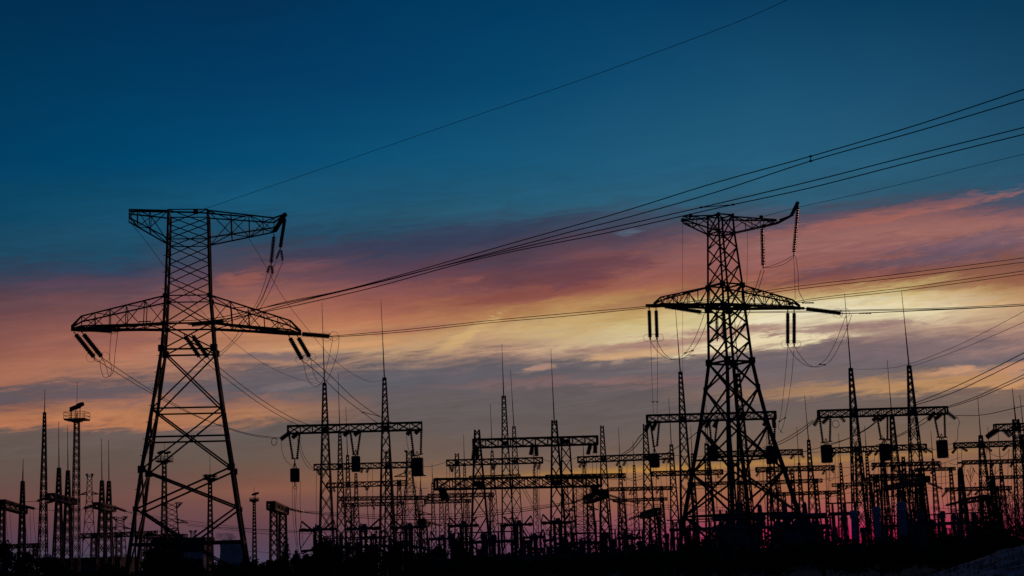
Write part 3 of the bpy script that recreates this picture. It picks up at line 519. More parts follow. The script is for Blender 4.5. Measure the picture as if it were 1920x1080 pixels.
G('third-row gantry between the right portal legs', 'third-row gantry between right portal legs', 393, (1636, 868.5), (1761, 865.5), 6.5, [(1654, 857, None, 4, 18), (1694, 856, None, 4, 18)], 1.5, .95, strings=[(1642, -7, 8), (1680, -7, 9), (1744, -7, 9), (1756, 9, 6)], sw=3.6)
G('third-row gantry at the right edge above the bare branches', 'third-row gantry at right edge', 400, (1806, 864), (1960, 860), 6.5, [(1800, 876, None, 5, 18), (1938, 850, None, 5, 18)], 1.5, .95, strings=[(1808, -8, 12), (1864, -6, 9), (1900, -6, 9)], sw=3.6)
G('fourth-row gantry seen through the tall right portal gantry', 'fourth-row gantry at right', 490, (1621, 896), (1741, 893), 6, [(1640, 895, None, 4, 15), (1732, 892, None, 4, 15)], 1.2, .85, strings=[(1660, -5, 8), (1700, -5, 8)], sw=3)
G('fifth-row gantry seen through the tall right portal gantry', 'fifth-row gantry at right', 570, (1630, 890), (1730, 888), 4.5, [(1645, 889, None, 4, 12), (1720, 888, None, 4, 12)], 1.1, .8)
G('low gantry with sloping insulators left of the bare branches', 'low gantry left of the branches', 480, (1773.6, 915), (1894, 912), 6, [(1801, 880, None, 4, 15), (1868, 911, None, 5, 15)], 1.4, .9, strings=[(1776, -10, 12), (1822, -8, 12), (1836, -8, 10), (1888, 8, 8)], sw=3.4)
# gantries running away from the camera, seen end on
def endon(label, short, D1, p1, D2, p2, dep, w1, posts, strings, dn=0):
    return gantry(label, short, D1, p1, p2, dep, posts, 2.6, 1.2, 1.0, strings, 5.0, D2=D2, nb=4, group='busbar gantries seen end on', beamleg=3.2)
endon('short end-on gantry on two lattice legs between left pylon and left portal', 'end-on gantry right of left pylon', 235, (508, 941), 262, (534, 949), 13, 10, [(513, 942, None, 11, 15), (530, 949, None, 11, 14)], [])
endon('small end-on gantry low behind the tall left portal gantry', 'small end-on gantry behind left portal', 300, (790, 974), 320, (801, 975), 9, 6, [(795, 976, None, 9, 17)], [])
endon('end-on gantry with dark tilted beam right of the low heavy gantry', 'end-on gantry at right of centre', 240, (1101, 931), 218, (1132, 920), 12, 8, [(1106, 930, None, 10, 18), (1131, 918, None, 10, 24)], [])
endon('end-on gantry with dark post left of the right pylon', 'end-on gantry left of right pylon', 262, (1206, 962), 238, (1233, 957), 9, 8, [(1212, 961, None, 10, 20), (1225, 957, None, 11, 26)], [])
endon('end-on gantry low between the right portal legs', 'end-on gantry between right portal legs', 255, (1668, 911), 225, (1738, 898), 7, 8, [(1688, 906, None, 8, 24), (1722, 900, None, 9, 28)], [])
endon('end-on gantry low among the bare branches', 'end-on gantry among branches', 250, (1802, 937), 232, (1850, 930), 7, 8, [(1806, 936, None, 9, 16), (1846, 930, None, 9, 24)], [])
endon('cropped end-on gantry at the left frame edge with thick beam', 'end-on gantry at left frame edge', 235, (2, 938), 262, (44, 945), 13, 8, [(4, 938, None, 8, 13), (42, 902, 860, 4, 14)], [])
endon('end-on gantry between two slim rod-topped masts at far left', 'end-on gantry between slim masts', 262, (96, 926), 285, (138, 930), 10, 8, [(110, 877, 790, 4, 19), (127, 882, 798, 4, 18)], [])
endon('end-on gantry between the pair of slim masts right of floodlight mast', 'end-on gantry right of floodlight mast', 280, (180, 943), 300, (212, 947), 9, 8, [(191, 901, 822, 4, 19), (204, 902, 825, 4, 18)], [])
for lab, a_, b_, D_ in (
    ('long insulator string reaching right from the end-on gantry by left pylon', (535, 953), (571, 960), 262),
    ('small insulator string reaching right from end-on gantry behind left portal', (802, 978), (828, 986), 320),
    ('insulator string reaching left from the tilted end-on gantry', (1101, 933), (1073, 943), 240),
    ('insulator string reaching right from the tilted end-on gantry, upper', (1140, 928), (1174, 938), 225),
    ('insulator string reaching right from the tilted end-on gantry, lower', (1140, 934), (1168, 945), 225),
    ('insulator string reaching left from the end-on gantry left of right pylon', (1206, 965), (1178, 974), 250),
    ('insulator string reaching left from end-on gantry between right portal legs', (1668, 914), (1640, 924), 250),
    ('insulator string reaching right from end-on gantry between right portal legs', (1738, 904), (1768, 917), 235),
    ('insulator string reaching left from the end-on gantry among branches', (1803, 940), (1772, 948), 250),
    ('upper insulator string reaching left from the end-on gantry by slim masts', (96, 931), (68, 940), 262),
    ('lower insulator string reaching left from the end-on gantry by slim masts', (108, 937), (86, 943), 265),
    ('upper insulator string reaching left from end-on gantry by floodlight mast', (180, 947), (156, 953), 280),
    ('insulator string reaching right from end-on gantry by floodlight mast', (212, 950), (238, 959), 300),
    ('insulator string reaching right from the cropped left-edge gantry', (45, 949), (66, 954), 262)):
    insulator(lab, a_, b_, D_, 5, 12, 0, 'insulator strings of the end-on gantries')
G('low distant gantry running behind the legs of left pylon', 'low distant gantry at left', 520, (152, 1001), (293, 996), 8, [(176, 1000, None, 8, 12), (223, 998, None, 9, 11), (280, 997, None, 8, 11)], 1.5, 1.0, strings=[(160, -6, 8), (200, -5, 8), (250, -5, 8)], sw=3)
G('second low distant gantry behind the left pylon', 'second low distant gantry at left', 640, (262, 1003), (349, 1002), 6.5, [(268, 1002, None, 6, 9), (340, 1001, None, 6, 9)], 1.3, .9)
G('low gantry at the left frame edge with short beam', 'low gantry at left frame edge', 420, (5, 1022), (70, 1019), 7, [(10, 1021, None, 6, 10), (66, 1019, None, 6, 10)], 1.4, .9)
# free-standing lightning masts
def mast(label, D, x, yb, ytop, yrod, wt, wb, leg=1.5, br=.9):
    t = thing('lightning_mast', label, 'mast', Vector((P(x, yb, D).x, D, 0)), 'lightning masts')
    mb, top = post_mesh(x, yb, D, ytop, wt, wb, 0, leg, br); mb.build('mast_lattice', STEEL, t); rod_mesh(top, x, yrod, D, 1.6).build('lightning_rod', STEEL, t)
mast('tall slender lightning mast near left edge left of the floodlight mast', 260, 82, 900, 773, 730, 3.5, 17, 1.7, 1.0)
mast('slim distant mast with long rod left of the tall middle gantry', 460, 871, 880, 868, 815, 3, 13, 1.2, .8)
mast('slim distant mast right of the right portal gantry', 430, 1860, 900, 870, 800, 3, 15, 1.3, .8)
mast('slim distant mast rising behind the right pylon lower legs', 420, 1330, 880, 833, 760, 3, 16, 1.3, .8)
mast('thin distant mast standing between the right pylon and right portal', 440, 1500, 900, 868, 800, 3, 14, 1.3, .8)
for lab, D_, x, yb, yt, yr, wb in (
    ('slim rear mast left of the tall middle portal gantry', 520, 812, 950, 905, 868, 12), ('slim rear mast between the two central rod-topped masts', 480, 1003, 930, 880, 822, 13), ('slim rear mast right of the middle portal right post', 500, 1096, 900, 862, 815, 13),
    ('slim rear mast left of the portal gantry behind right pylon', 480, 1190, 900, 872, 826, 13), ('slim rear mast just left of the right pylon foot', 460, 1300, 900, 850, 800, 14), ('slim rear mast between right pylon leg and right portal', 470, 1462, 930, 890, 845, 13),
    ('slim rear mast left of the right portal left mast', 450, 1578, 900, 868, 812, 14), ('slim rear mast between right portal masts, left one', 470, 1628, 900, 846, 798, 13), ('slim rear mast between right portal masts, right one', 440, 1660, 900, 862, 815, 14),
    ('slim rear mast right of the right portal right mast', 460, 1752, 900, 860, 808, 14), ('slim rear mast behind the bare branches', 430, 1880, 920, 868, 806, 15), ('slim rear mast in front of the pylon with curved arm', 470, 790, 960, 918, 880, 12)): mast(lab, D_, x, yb, yt, yr, 3, wb, 1.2, .75)
G('rear gantry low behind the right portal left mast', 'rear gantry behind right portal left mast', 560, (1560, 907), (1640, 904), 5.5, [(1572, 906, None, 4, 12), (1632, 904, None, 4, 12)], 1.1, .8, strings=[(1590, -5, 7), (1620, -5, 7)], sw=3)
G('rear gantry low right of the right portal right mast', 'rear gantry right of right portal', 540, (1716, 878), (1790, 876), 5.5, [(1724, 877, None, 4, 13), (1782, 876, None, 4, 13)], 1.1, .8, strings=[(1750, -5, 7)], sw=3)
G('rear gantry low in the gap between middle portal and right pylon', 'rear gantry right of middle portal', 560, (1150, 936), (1250, 933), 5, [(1160, 935, None, 4, 10), (1240, 933, None, 4, 10)], 1.1, .8, strings=[(1200, -5, 7)], sw=3)
G('rear gantry low behind the right pylon body', 'rear gantry behind right pylon', 560, (1290, 905), (1400, 902), 5.5, [(1300, 904, None, 4, 12), (1390, 902, None, 4, 12)], 1.1, .8, strings=[(1330, -5, 7)], sw=3)
G('rear gantry low behind the bare branches', 'rear gantry behind branches', 520, (1850, 893), (1960, 890), 5.5, [(1862, 892, None, 4, 13), (1940, 890, None, 4, 13)], 1.1, .8, strings=[(1880, -5, 8)], sw=3)
# floodlight masts
def flood(label, D, x, ymid, yplat, w, wt, wb, lamps, yrod, side=1, heads=()):
    t = thing('floodlight_mast', label, 'floodlight mast', Vector((P(x, ymid, D).x, D, 0)), 'floodlight masts')
    mb, top = post_mesh(x, ymid, D, yplat + 2, wt, wb, 0, 1.6, .9); mb.build('mast_lattice', STEEL, t); hw = mpx(w, D) / 2; q = top.copy(); xc = top_x(top)
    mb = MB(); mb.box(q, (hw, hw, mpx(3, D) / 2)); mb.box(q - Vector((0, 0, mpx(3, D))), (hw * .45, hw * .45, mpx(3, D) / 2)); mb.build('platform', STEEL, t)
    mb = MB(); h = mpx(w * .34, D); z0 = q.z
    for fx in (-1, -.33, .33, 1):
        for fy in (-1, 1): mb.bar((q.x + hw * fx, q.y + hw * fy, z0), (q.x + hw * fx, q.y + hw * fy, z0 + h), mpx(.7, D) / 2)
    for zz in (h * .5, h):
        c = [Vector((q.x + sx * hw, q.y + sy * hw, z0 + zz)) for sx, sy in ((-1, -1), (1, -1), (1, 1), (-1, 1))]
        for i in range(4): mb.bar(c[i], c[(i + 1) % 4], mpx(.8, D) / 2)
    mb.build('railing', STEEL, t)
    for hx, hy, hwid, hh in heads:
        p = P(xc + hx, yplat + hy, D); mb = MB(); n = len(mb.v); a = mpx(hwid, D) / 2; b = mpx(hh, D) / 2
        mb.lathe(p + Vector((-a, 0, -a * .25 * side)), p + Vector((a, 0, a * .25 * side)), [(0, b * .7), (.5, b), (1, b * .8)], 8); mb.bar(p, Vector((p.x, p.y, z0)), mpx(1.2, D) / 2); mb.build('floodlight', STEEL, t)
    if yrod: mb = MB(); mb.bar(q, q + Vector((0, 0, P(x, yrod, D).z - q.z)), mpx(.9, D) / 2, mpx(.5, D) / 2); mb.build('lightning_rod', STEEL, t)
flood('tallest floodlight mast at far left with railed platform and tilted lamp box', 250, 143, 900, 785, 39, 8, 15, 1, 716, 1, [(-3, -21, 20, 9), (6, -26, 14, 9), (-10, -16, 8, 5)])
flood('floodlight mast behind the left pylon between its legs, left one', 330, 308, 950, 863, 27, 6, 12, 1, 830, 1, [(-6, -15, 14, 6), (6, -14, 12, 5)])
flood('floodlight mast behind the left pylon with three round lamps', 330, 394, 960, 896, 22, 5, 11, 1, 852, 1, [(-8, -4, 6, 6), (-1, -4, 5, 6), (7, -4, 6, 6)])
flood('small floodlight mast standing right of the left pylon', 400, 477, 990, 937, 15, 3.5, 8, 1, 912, 1, [(2, -11, 13, 5)])
# hanging line traps
def trap(label, D, x, y0, y1, w, strings, hook=True):
    c = P(x, y1, D); a = P(x, y0, D); a.x = c.x; t = thing('line_trap', label, 'line trap', a, 'line trap drums hanging under the gantries'); r = mpx(w, D) / 2
    mb = MB(); mb.lathe(c, a, [(0, r * .93), (.03, r), (.08, r), (.1, r * .94), (.9, r * .94), (.92, r), (.97, r), (1, r * .93)], 16)
    for i in range(12): an = i * math.pi / 6; o = Vector((math.cos(an) * r, math.sin(an) * r, 0)); mb.bar(c + o, a + o, mpx(.8, D) / 2)
    mb.build('coil_drum', DRUM, t)
    mb = MB()
    for z, o in ((a, 1), (c, -1)):
        for i in range(3): an = i * math.pi / 3; v = Vector((math.cos(an), math.sin(an), 0)) * r; mb.bar(z - v + Vector((0, 0, .08 * o)), z + v + Vector((0, 0, .08 * o)), mpx(1.6, D) / 2)
    for i in range(2): mb.bar(a + Vector((r * .5 * (2 * i - 1), 0, 0)), a + Vector((0, 0, mpx(14, D))), mpx(1.2, D) / 2)
    mb.build('hanger_frame', STEEL, t)
    if hook: mb = MB(); mb.bar(c, c - Vector((0, 0, mpx(10, D))), mpx(2, D) / 2); mb.ring(c - Vector((0, 0, mpx(12, D))), (0, 1, 0), mpx(3, D), mpx(1, D) / 2, 10); mb.build('lower_clamp', STEEL, t)
    q0, q1 = P(*strings[0][1], D), P(*strings[1][1], D); mid = Vector((c.x, D, (q0.z + q1.z) / 2)); ex = (q1 - q0) * .35
    mb = MB(); mb.bar(q0 - ex, q1 + ex, mpx(1.8, D) / 2); mb.bar(mid, a, mpx(1.8, D) / 2); mb.build('yoke', STEEL, t)
    for s_ in strings: mb = MB(); p, q = P(*s_[0], D), P(*s_[1], D); mb.insul(p, q, mpx(5, D) / 2, 13); mb.build('suspension_string', GLASS, t)
trap('leftmost dark drum hanging low under the left portal gantry', 230, 553, 880, 902, 17, [((542, 814), (549, 860)), ((562, 812), (557, 860))])
trap('middle drum hanging under the left portal gantry', 230, 667.5, 857, 883, 16, [((657, 810), (663, 852)), ((676, 809), (670, 852))], False)
trap('rightmost drum hanging under the left portal gantry', 230, 783, 860, 890, 22, [((770, 808), (776, 855)), ((790, 806), (789, 852))], False)
trap('drum hanging under the gantry left of the right pylon', 225, 1228.5, 853, 875, 17, [((1220, 793), (1226, 838)), ((1236, 792), (1232, 836))], False)
trap('drum hanging inside the outline of the right pylon', 225, 1338, 837, 861, 17, [((1330, 790), (1334, 832)), ((1345, 789), (1340, 832))], False)
trap('drum hanging at the right leg of the right pylon', 225, 1448, 838, 868, 21, [((1437, 787), (1443, 832)), ((1453, 786), (1452, 832))], False)
trap('left drum hanging under the right portal gantry', 225, 1551, 836, 866, 21, [((1537, 785), (1543, 830)), ((1557, 785), (1556, 828))], False)
trap('middle drum hanging under the right portal gantry', 225, 1660, 834, 862, 20, [((1645, 783), (1652, 824)), ((1664, 780), (1664, 824))], False)
trap('right drum hanging under the right portal gantry', 225, 1768, 827, 857, 21, [((1752, 780), (1760, 820)), ((1771, 778), (1772, 820))], False)
for x, y, D_, rx, lab in ((514, 828, 230, 5, 'small wire ring hanging on the sagging line left of left portal'), (1567, 795, 225, 6, 'wire ring hanging beneath the left end of right portal beam')):
    mb = MB(); mb.ring(P(x, y, D_), (.7, 1, 0), mpx(7, D_), mpx(1.2, D_) / 2, 16); tag(mb.build('wire_ring', CABLE), lab, 'ring', 'wire rings')
# ------------------------------------------------------------------ distant pylons
def pylon(label, D, x, ytop, wtop, yarm, wbase, arms, leg=1.2, br=.7):
    t = thing('distant_pylon', label, 'pylon', Vector((P(x, ytop, D).x, D, 0)), 'distant pylons'); c = Vector((P(x, ytop, D).x, D, 0))
    zt = P(x, ytop, D).z; za = P(x, yarm, D).z; ht = mpx(wtop, D) / 2; hb = mpx(wbase, D) / 2; mb = MB()
    A, Bq, C_ = square(c, hb, hb, .25, 0), square(c, ht * 1.25, ht * 1.25, .25, za), square(c, ht, ht, .25, zt)
    mb.truss(A, Bq, 6, mpx(leg, D) / 2, mpx(br, D) / 2, 'X', True); mb.truss(Bq, C_, 4, mpx(leg, D) / 2, mpx(br, D) / 2, 'X', False); mb.build('tower_body', STEEL, t)
    for y, l_, r_, h in arms:
        z = P(x, y, D).z
        for s_, w_ in ((-1, l_), (1, r_)):
            mb = MB(); e = Vector((c.x + s_ * mpx(w_, D), c.y, z)); hh = mpx(abs(h), D)
            for yy in (-ht, ht):
                o = Vector((0, yy, 0)); k_ = c + o + Vector((s_ * ht, 0, z)); lo = k_ + Vector((0, 0, hh if h > 0 else -hh))
                mb.bar(k_, e, mpx(leg, D) / 2); mb.bar(lo, e, mpx(leg, D) / 2)
                for i in range(1, 5): f = i / 5; mb.bar(k_.lerp(e, f), lo.lerp(e, f - .1 if i % 2 else f + .1), mpx(br, D) / 2)
            mb.build('crossarm', STEEL, t)
pylon('distant pylon with narrow neck behind the floodlight mast at far left', 600, 168, 888, 8, 927, 30, [(889, 7, 7, -5), (927, 18, 18, 5)])
pylon('distant pylon with flat wide top arm seen through left pylon legs', 700, 322, 943, 17, 980, 40, [(943, 20, 20, -10), (981, 30, 30, 8)])
pylon('small distant pylon with flat top just left of left pylon', 900, 225, 969, 13, 990, 28, [(969, 15, 14, -7), (992, 20, 20, 5)])
pylon('tiny distant pylon beside the roof of the pale building', 1300, 362, 995, 7, 1012, 16, [(995, 7, 7, -4)])
pylon('distant pylon with curved arm behind the tall left portal gantry', 480, 767, 845, 9, 893, 46, [(845, 9, 9, -4), (893, 29, 31, 8), (966, 34, 40, 10)], 1.4, .8)
pylon('distant pylon behind the end-on gantry right of centre', 600, 1089, 893, 24, 955, 42, [(893, 26, 26, -5), (957, 30, 30, 8)], 1.2, .7)
pylon('distant pylon wide at the shoulder behind the right portal gantry', 620, 1700, 882, 18, 930, 40, [(882, 24, 24, -6), (930, 36, 36, 7)], 1.2, .7)

# ------------------------------------------------------------------ wires inside the yard
DG = 'down-leads inside the substation'
def leads(short, D, xs, y0, y1, px=.9, spread=3):
    for i, x in enumerate(xs):
        dx = random.uniform(-spread, spread) * 1.5
        m_ = ((x + dx * .3 + random.uniform(-1.5, 1.5)), (y0 + y1) / 2)
        mb = MB(); mb.tube(path([(x, y0), m_, (x + dx + (y1 - y0) * .035, y1 + random.uniform(-6, 8))], D, D, 4), mpx(px, D) / 2, 4)
        tag(mb.build('down_lead', CABLE), 'one of the thin down-leads hanging below the %s' % short, 'cable', DG + ' below the ' + short)
leads('tall left portal gantry', 230, [549, 553, 557, 563, 667, 671, 780, 788], 902, 1025, .9)
leads('second-row gantry at left centre', 331, [594, 690, 698, 764], 880, 1000, .9)
leads('third-row gantry at left centre', 412, [618, 686, 690, 757], 912, 995, .8)
leads('fourth-row gantry', 512, [640, 700, 704, 798], 938, 1000, .8)
leads('second-row centre gantry', 326, [838, 843, 849, 921, 928, 1008, 1013], 872, 985, .9)
leads('tall middle portal gantry', 228, [1003, 1007, 1112, 1118], 845, 985, .9)
leads('second-row gantry left of right pylon', 330, [1092, 1100, 1163, 1168, 1176, 1250], 868, 985, .9)
leads('fourth-row gantry right of centre', 520, [1184, 1192, 1204, 1237], 922, 990, .8)
leads('portal gantry behind right pylon', 225, [1225, 1230, 1335, 1341, 1446, 1451], 875, 990, 1.0)
leads('third-row gantry at right pylon', 400, [1231, 1239, 1290, 1302, 1345], 892, 985, .8)
leads('third-row gantry right of right pylon', 408, [1424, 1430, 1484, 1490, 1548, 1556], 884, 980, .8)
leads('second-row gantry through right pylon', 326, [1350, 1431, 1490, 1500], 855, 960, .9)
leads('tall right portal gantry', 225, [1549, 1556, 1655, 1663, 1766, 1772], 866, 960, 1.0)
leads('second-row gantry under the right portal', 330, [1566, 1572, 1640, 1648, 1728], 850, 975, .9)
leads('second-row gantry at right edge', 320, [1795, 1803, 1850, 1892, 1898], 842, 960, .9)
leads('third-row gantry at right edge', 400, [1808, 1866, 1902], 874, 970, .8)
leads('end-on gantry at left frame edge', 262, [12, 18, 36, 48, 56, 62], 955, 1020, .7)
leads('far gantry at centre left', 500, [810, 836, 870, 914], 934, 1000, .8)
BW = 'slack wires crossing the substation'
for lab, pts, D0, D1, px in (
    ('lower of several sagging wires from end-on gantry toward the centre', [(571, 961), (640, 968), (740, 974), (860, 972), (960, 962), (1073, 944)], 262, 240, 1.6),
    ('middle of several sagging wires from end-on gantry toward the centre', [(571, 960), (640, 965), (740, 970), (860, 968), (960, 958), (1073, 943)], 264, 242, 1.2),
    ('upper of several sagging wires from end-on gantry toward the centre', [(571, 958), (640, 962), (740, 966), (860, 963), (960, 954), (1073, 941)], 266, 244, 1.0),
    ('long low wire left of the left portal near the horizon, upper', [(380, 988), (460, 991), (560, 996), (700, 998), (830, 997)], 300, 300, 1.1),
    ('long low wire left of the left portal near the horizon, lower', [(440, 1032), (540, 1038), (600, 1040)], 330, 330, .9),
    ('wire running from the far left gantry toward the right, upper', [(66, 954), (130, 958), (200, 951), (238, 959)], 265, 300, 1.0),
    ('wire between left edge gantry and the end-on gantry by slim masts', [(45, 941), (68, 940)], 262, 262, 1.2),
    ('wire sloping from floodlight mast gantry through left pylon legs, upper', [(238, 959), (300, 970), (380, 980), (480, 992), (600, 998)], 300, 300, 1.0),
    ('wire sloping from floodlight mast gantry through left pylon legs, lower', [(238, 960), (300, 974), (380, 985), (480, 995), (600, 1001)], 300, 300, .9),
    ('wire leaving the far arm of the distant pylon behind left pylon', [(350, 985), (400, 990), (470, 998), (520, 1003)], 600, 450, .9),
    ('wire fanning right from the tilted end-on gantry, top', [(1174, 938), (1210, 944), (1300, 950), (1400, 952)], 225, 250, 1.2),
    ('wire fanning right from the tilted end-on gantry, middle', [(1174, 939), (1220, 948), (1300, 955), (1400, 957)], 227, 250, 1.0),
    ('wire fanning right from the tilted end-on gantry, bottom', [(1168, 945), (1220, 952), (1300, 958), (1400, 958)], 225, 250, 1.0),
    ('wire running low across the centre right yard near the horizon', [(1040, 990), (1110, 987), (1200, 984), (1300, 980)], 270, 270, 1.0),
    ('second wire running low across the centre right yard', [(1040, 998), (1110, 994), (1200, 990), (1260, 988)], 280, 280, .9),
    ('curving lead from tilted gantry down to the apparatus, left', [(1200, 951), (1185, 962), (1165, 972), (1152, 976)], 225, 225, 1.1),
    ('curving lead from tilted gantry down to the apparatus, middle', [(1206, 952), (1190, 968), (1168, 982), (1154, 990)], 225, 225, 1.1),
    ('curving lead from tilted gantry down to the apparatus, right', [(1212, 953), (1198, 972), (1176, 990), (1160, 1000)], 225, 225, 1.1),
    ('steep wire falling right of the low heavy gantry middle, left of three', [(979, 915), (995, 945), (1012, 975), (1030, 1003)], 215, 215, 1.2),
    ('steep wire falling right of the low heavy gantry middle, centre of three', [(983, 913), (1000, 946), (1018, 980), (1036, 1003)], 215, 215, 1.2),
    ('wire climbing from the second-row gantry to the right pylon gantry', [(1165, 852), (1185, 838), (1200, 818), (1211, 808)], 330, 225, 1.3),
    ('second wire climbing from second-row gantry to right pylon gantry', [(1167, 854), (1188, 841), (1204, 822), (1212, 812)], 330, 225, 1.2),
    ('wire climbing behind the right pylon toward the left gantry end', [(1230, 860), (1262, 843), (1290, 824), (1318, 801)], 326, 225, 1.1),
    ('upper wire climbing from right pylon gantry to the right portal', [(1430, 839), (1462, 828), (1500, 806), (1524, 788)], 228, 225, 1.5),
    ('lower wire climbing from right pylon gantry to the right portal', [(1432, 842), (1466, 831), (1504, 809), (1526, 790)], 228, 225, 1.5),
    ('upper wire crossing the right portal from lower left to upper right', [(1545, 834), (1590, 822), (1630, 800), (1648, 784)], 240, 225, 1.3),
    ('lower wire crossing the right portal from lower left to upper right', [(1500, 848), (1570, 830), (1620, 808), (1650, 786)], 240, 225, 1.3),
    ('wire crossing between right portal masts toward its right end, upper', [(1660, 826), (1700, 808), (1735, 784), (1752, 774)], 240, 225, 1.3),
    ('wire crossing between right portal masts toward its right end, lower', [(1640, 836), (1694, 814), (1738, 790), (1754, 776)], 240, 225, 1.3),
    ('first thick wire sloping up from the right portal to the right edge', [(1718, 755), (1780, 730), (1850, 697), (1940, 651)], 225, 190, 1.5),
    ('second thick wire sloping up from the right portal to the right edge', [(1718, 759), (1785, 737), (1850, 707), (1940, 662)], 225, 190, 1.5),
    ('third thick wire sloping up from right portal beam to the right edge', [(1774, 763), (1830, 744), (1880, 721), (1940, 693)], 225, 195, 1.4),
    ('fourth thick wire sloping up from right portal beam to the right edge', [(1776, 765), (1835, 746), (1885, 724), (1940, 699)], 225, 195, 1.4),
    ('slack wire leaving the outer right insulator of the right portal', [(1792, 779), (1830, 779), (1860, 775), (1940, 756)], 225, 205, 1.5),
    ('hair-thin wire from left mast of the right portal to right edge', [(1597, 692), (1660, 691), (1700, 684), (1790, 650), (1850, 621), (1940, 573)], 225, 190, .8),
    ('hair-thin wire from right mast of the right portal to right edge', [(1706, 688), (1760, 670), (1830, 643), (1940, 595)], 225, 190, .8),
    ('curving drop wire at the outer right end of the right portal', [(1794, 781), (1799, 792), (1796, 804), (1794, 826), (1778, 834)], 225, 225, 1.1),
    ('curved lead beside the leftmost hanging drum', [(527, 822), (530, 850), (538, 866), (549, 874)], 230, 230, 1.0),
    ('curved lead sweeping right from the leftmost portal strings, upper', [(560, 815), (568, 850), (580, 870), (590, 880)], 230, 331, 1.0),
    ('curved lead sweeping right from the leftmost portal strings, lower', [(556, 815), (566, 856), (578, 876), (589, 883)], 230, 331, 1.0),
    ('short lead under the left portal right end', [(762, 812), (764, 835), (768, 846), (774, 852)], 230, 230, 1.0),
    ('sagging jumper under second row between centre and right pylon', [(1171, 893), (1185, 901), (1200, 899), (1222, 890)], 424, 400, .9),
    ('sagging wire under the third-row gantry right of right pylon', [(1548, 884), (1553, 900), (1560, 901), (1566, 886)], 408, 408, .9),
    ('wire sloping up through the right portal legs, upper', [(1562, 925), (1620, 905), (1700, 890), (1800, 858)], 300, 340, 1.0),
    ('wire sloping up through the right portal legs, middle', [(1540, 935), (1620, 920), (1700, 912), (1773, 918)], 300, 300, 1.0),
    ('wire sagging between right portal and the right edge gantries, upper', [(1741, 840), (1770, 845), (1789, 840)], 330, 320, 1.0),
    ('wire sagging between right portal and the right edge gantries, lower', [(1741, 896), (1790, 890), (1806, 880)], 400, 400, 1.0),
    ('low wire between the right portal and branches, upper', [(1740, 920), (1800, 925), (1870, 930), (1940, 925)], 260, 250, 1.0),
    ('low wire between the right portal and branches, lower', [(1745, 952), (1800, 955), (1870, 957), (1940, 955)], 260, 250, 1.0),
    ('large hanging loop of wire under the right edge gantry', [(1845, 838), (1860, 852), (1880, 856), (1893, 842)], 320, 320, 1.0),
    ('second large loop of wire under the right edge gantry', [(1820, 872), (1835, 890), (1860, 893), (1880, 870)], 400, 400, 1.0)):
    W(lab, pts, D0, D1, px, BW)
for i, (x0, y0, x1, y1, sg) in enumerate(((1541, 899, 1636, 872, 6), (1562, 874, 1640, 862, 8), (1503, 846, 1561, 842, 4), (1354, 883, 1418, 880, 5), (1263, 853, 1345, 849, 6), (1016, 861, 1083, 857, 8), (771, 870, 837, 866, 7), (763, 905, 803, 915, 5), (975, 893, 1024, 893, 4), (1260, 914, 1400, 905, 6), (1572, 922, 1621, 898, 3), (1600, 912, 1780, 905, 4), (1780, 868, 1806, 866, 4), (1120, 895, 1222, 887, 8))):
    W('thin slack wire joining the ends of two neighbouring gantry beams', [(x0, y0), ((x0 + x1) / 2, (y0 + y1) / 2 + sg), (x1, y1)], 350, 350, 1.0, 'thin slack wires joining neighbouring gantry beams')
# ------------------------------------------------------------------ yard apparatus
def ribbed(a, b, r, n):
    pr = []
    for i in range(n): e = 1 / n; t0 = i * e; pr += [(t0, r * .72), (t0 + e * .4, r), (t0 + e * .7, r * .72)]
    return pr + [(1, r * .72)]
def breaker(label, x, ytop, D, flip=1, sc=1.0):
    c0 = P(x, ytop, D); zt = c0.z; B = Vector((c0.x, D, 0)); t = thing('disconnector', label, 'switchgear', B, 'disconnectors in the yard'); u = .32 * sc
    mb = MB(); zb = max(1.2, zt - 5.0 * sc); mb.truss(square(B, .55, .55, 0, 0), square(B, .5, .5, 0, zb), 2, .07, .05, 'X', True); mb.box(B + Vector((0, 0, zb + .15)), (.9, .8, .15)); mb.build('support_frame', STEEL, t)
    for k in (-1, 1):
        a = B + Vector((.35 * k, 0, zb + .3)); b = B + Vector((.35 * k, 0, zt - .5)); mb = MB(); mb.lathe(a, b, ribbed(a, b, u, 12), 10); mb.build('porcelain_column', GLASS, t)
    mb = MB(); mb.box(B + Vector((0, 0, zt - .3)), (.62, .42, .28)); mb.box(B + Vector((.15, 0, zt + .1)), (.3, .3, .16)); mb.cyl(B + Vector((-.3, 0, zt)), B + Vector((-.3, 0, zt + .45)), .12, .05, 8); mb.build('head', GREYP, t)
    w_ = 2.5 * sc
    for k in (-1, 1):
        mb = MB(); z0 = zt - .35; mb.lathe(B + Vector((.5 * k, 0, z0)), B + Vector((w_ * k, 0, z0)), [(0, .17), (.55, .17), (.56, .24), (.85, .24), (.86, .14), (1, .14)], 8)
        mb.bar(B + Vector((.9 * k, 0, z0 + .1)), B + Vector((w_ * .86 * k, 0, z0 + 1.15)), .11); mb.build('contact_arm', STEEL, t)
        if k == -flip or sc > .95:
            mb = MB(); h = 3.1 * sc; pts = [B + Vector((k * (w_ * .86 + .28 * math.sin(math.pi * i / 12)), 0, z0 + 1.15 - (h + 1.15) * i / 12)) for i in range(13)]
            mb.tube(pts, .075, 5); mb.bar(pts[-3], B + Vector((.8 * k, 0, z0 - .3)), .05); mb.bar(pts[-2], B + Vector((.4 * k, 0, pts[-2].z + .1)), .16); mb.bar(pts[-1], B + Vector((.4 * k, 0, pts[-1].z + .8)), .07); mb.build('grading_arc', CABLE, t)
    return t
breaker('large dark disconnector with curved side arc below left portal left mast', 596, 988, 220)
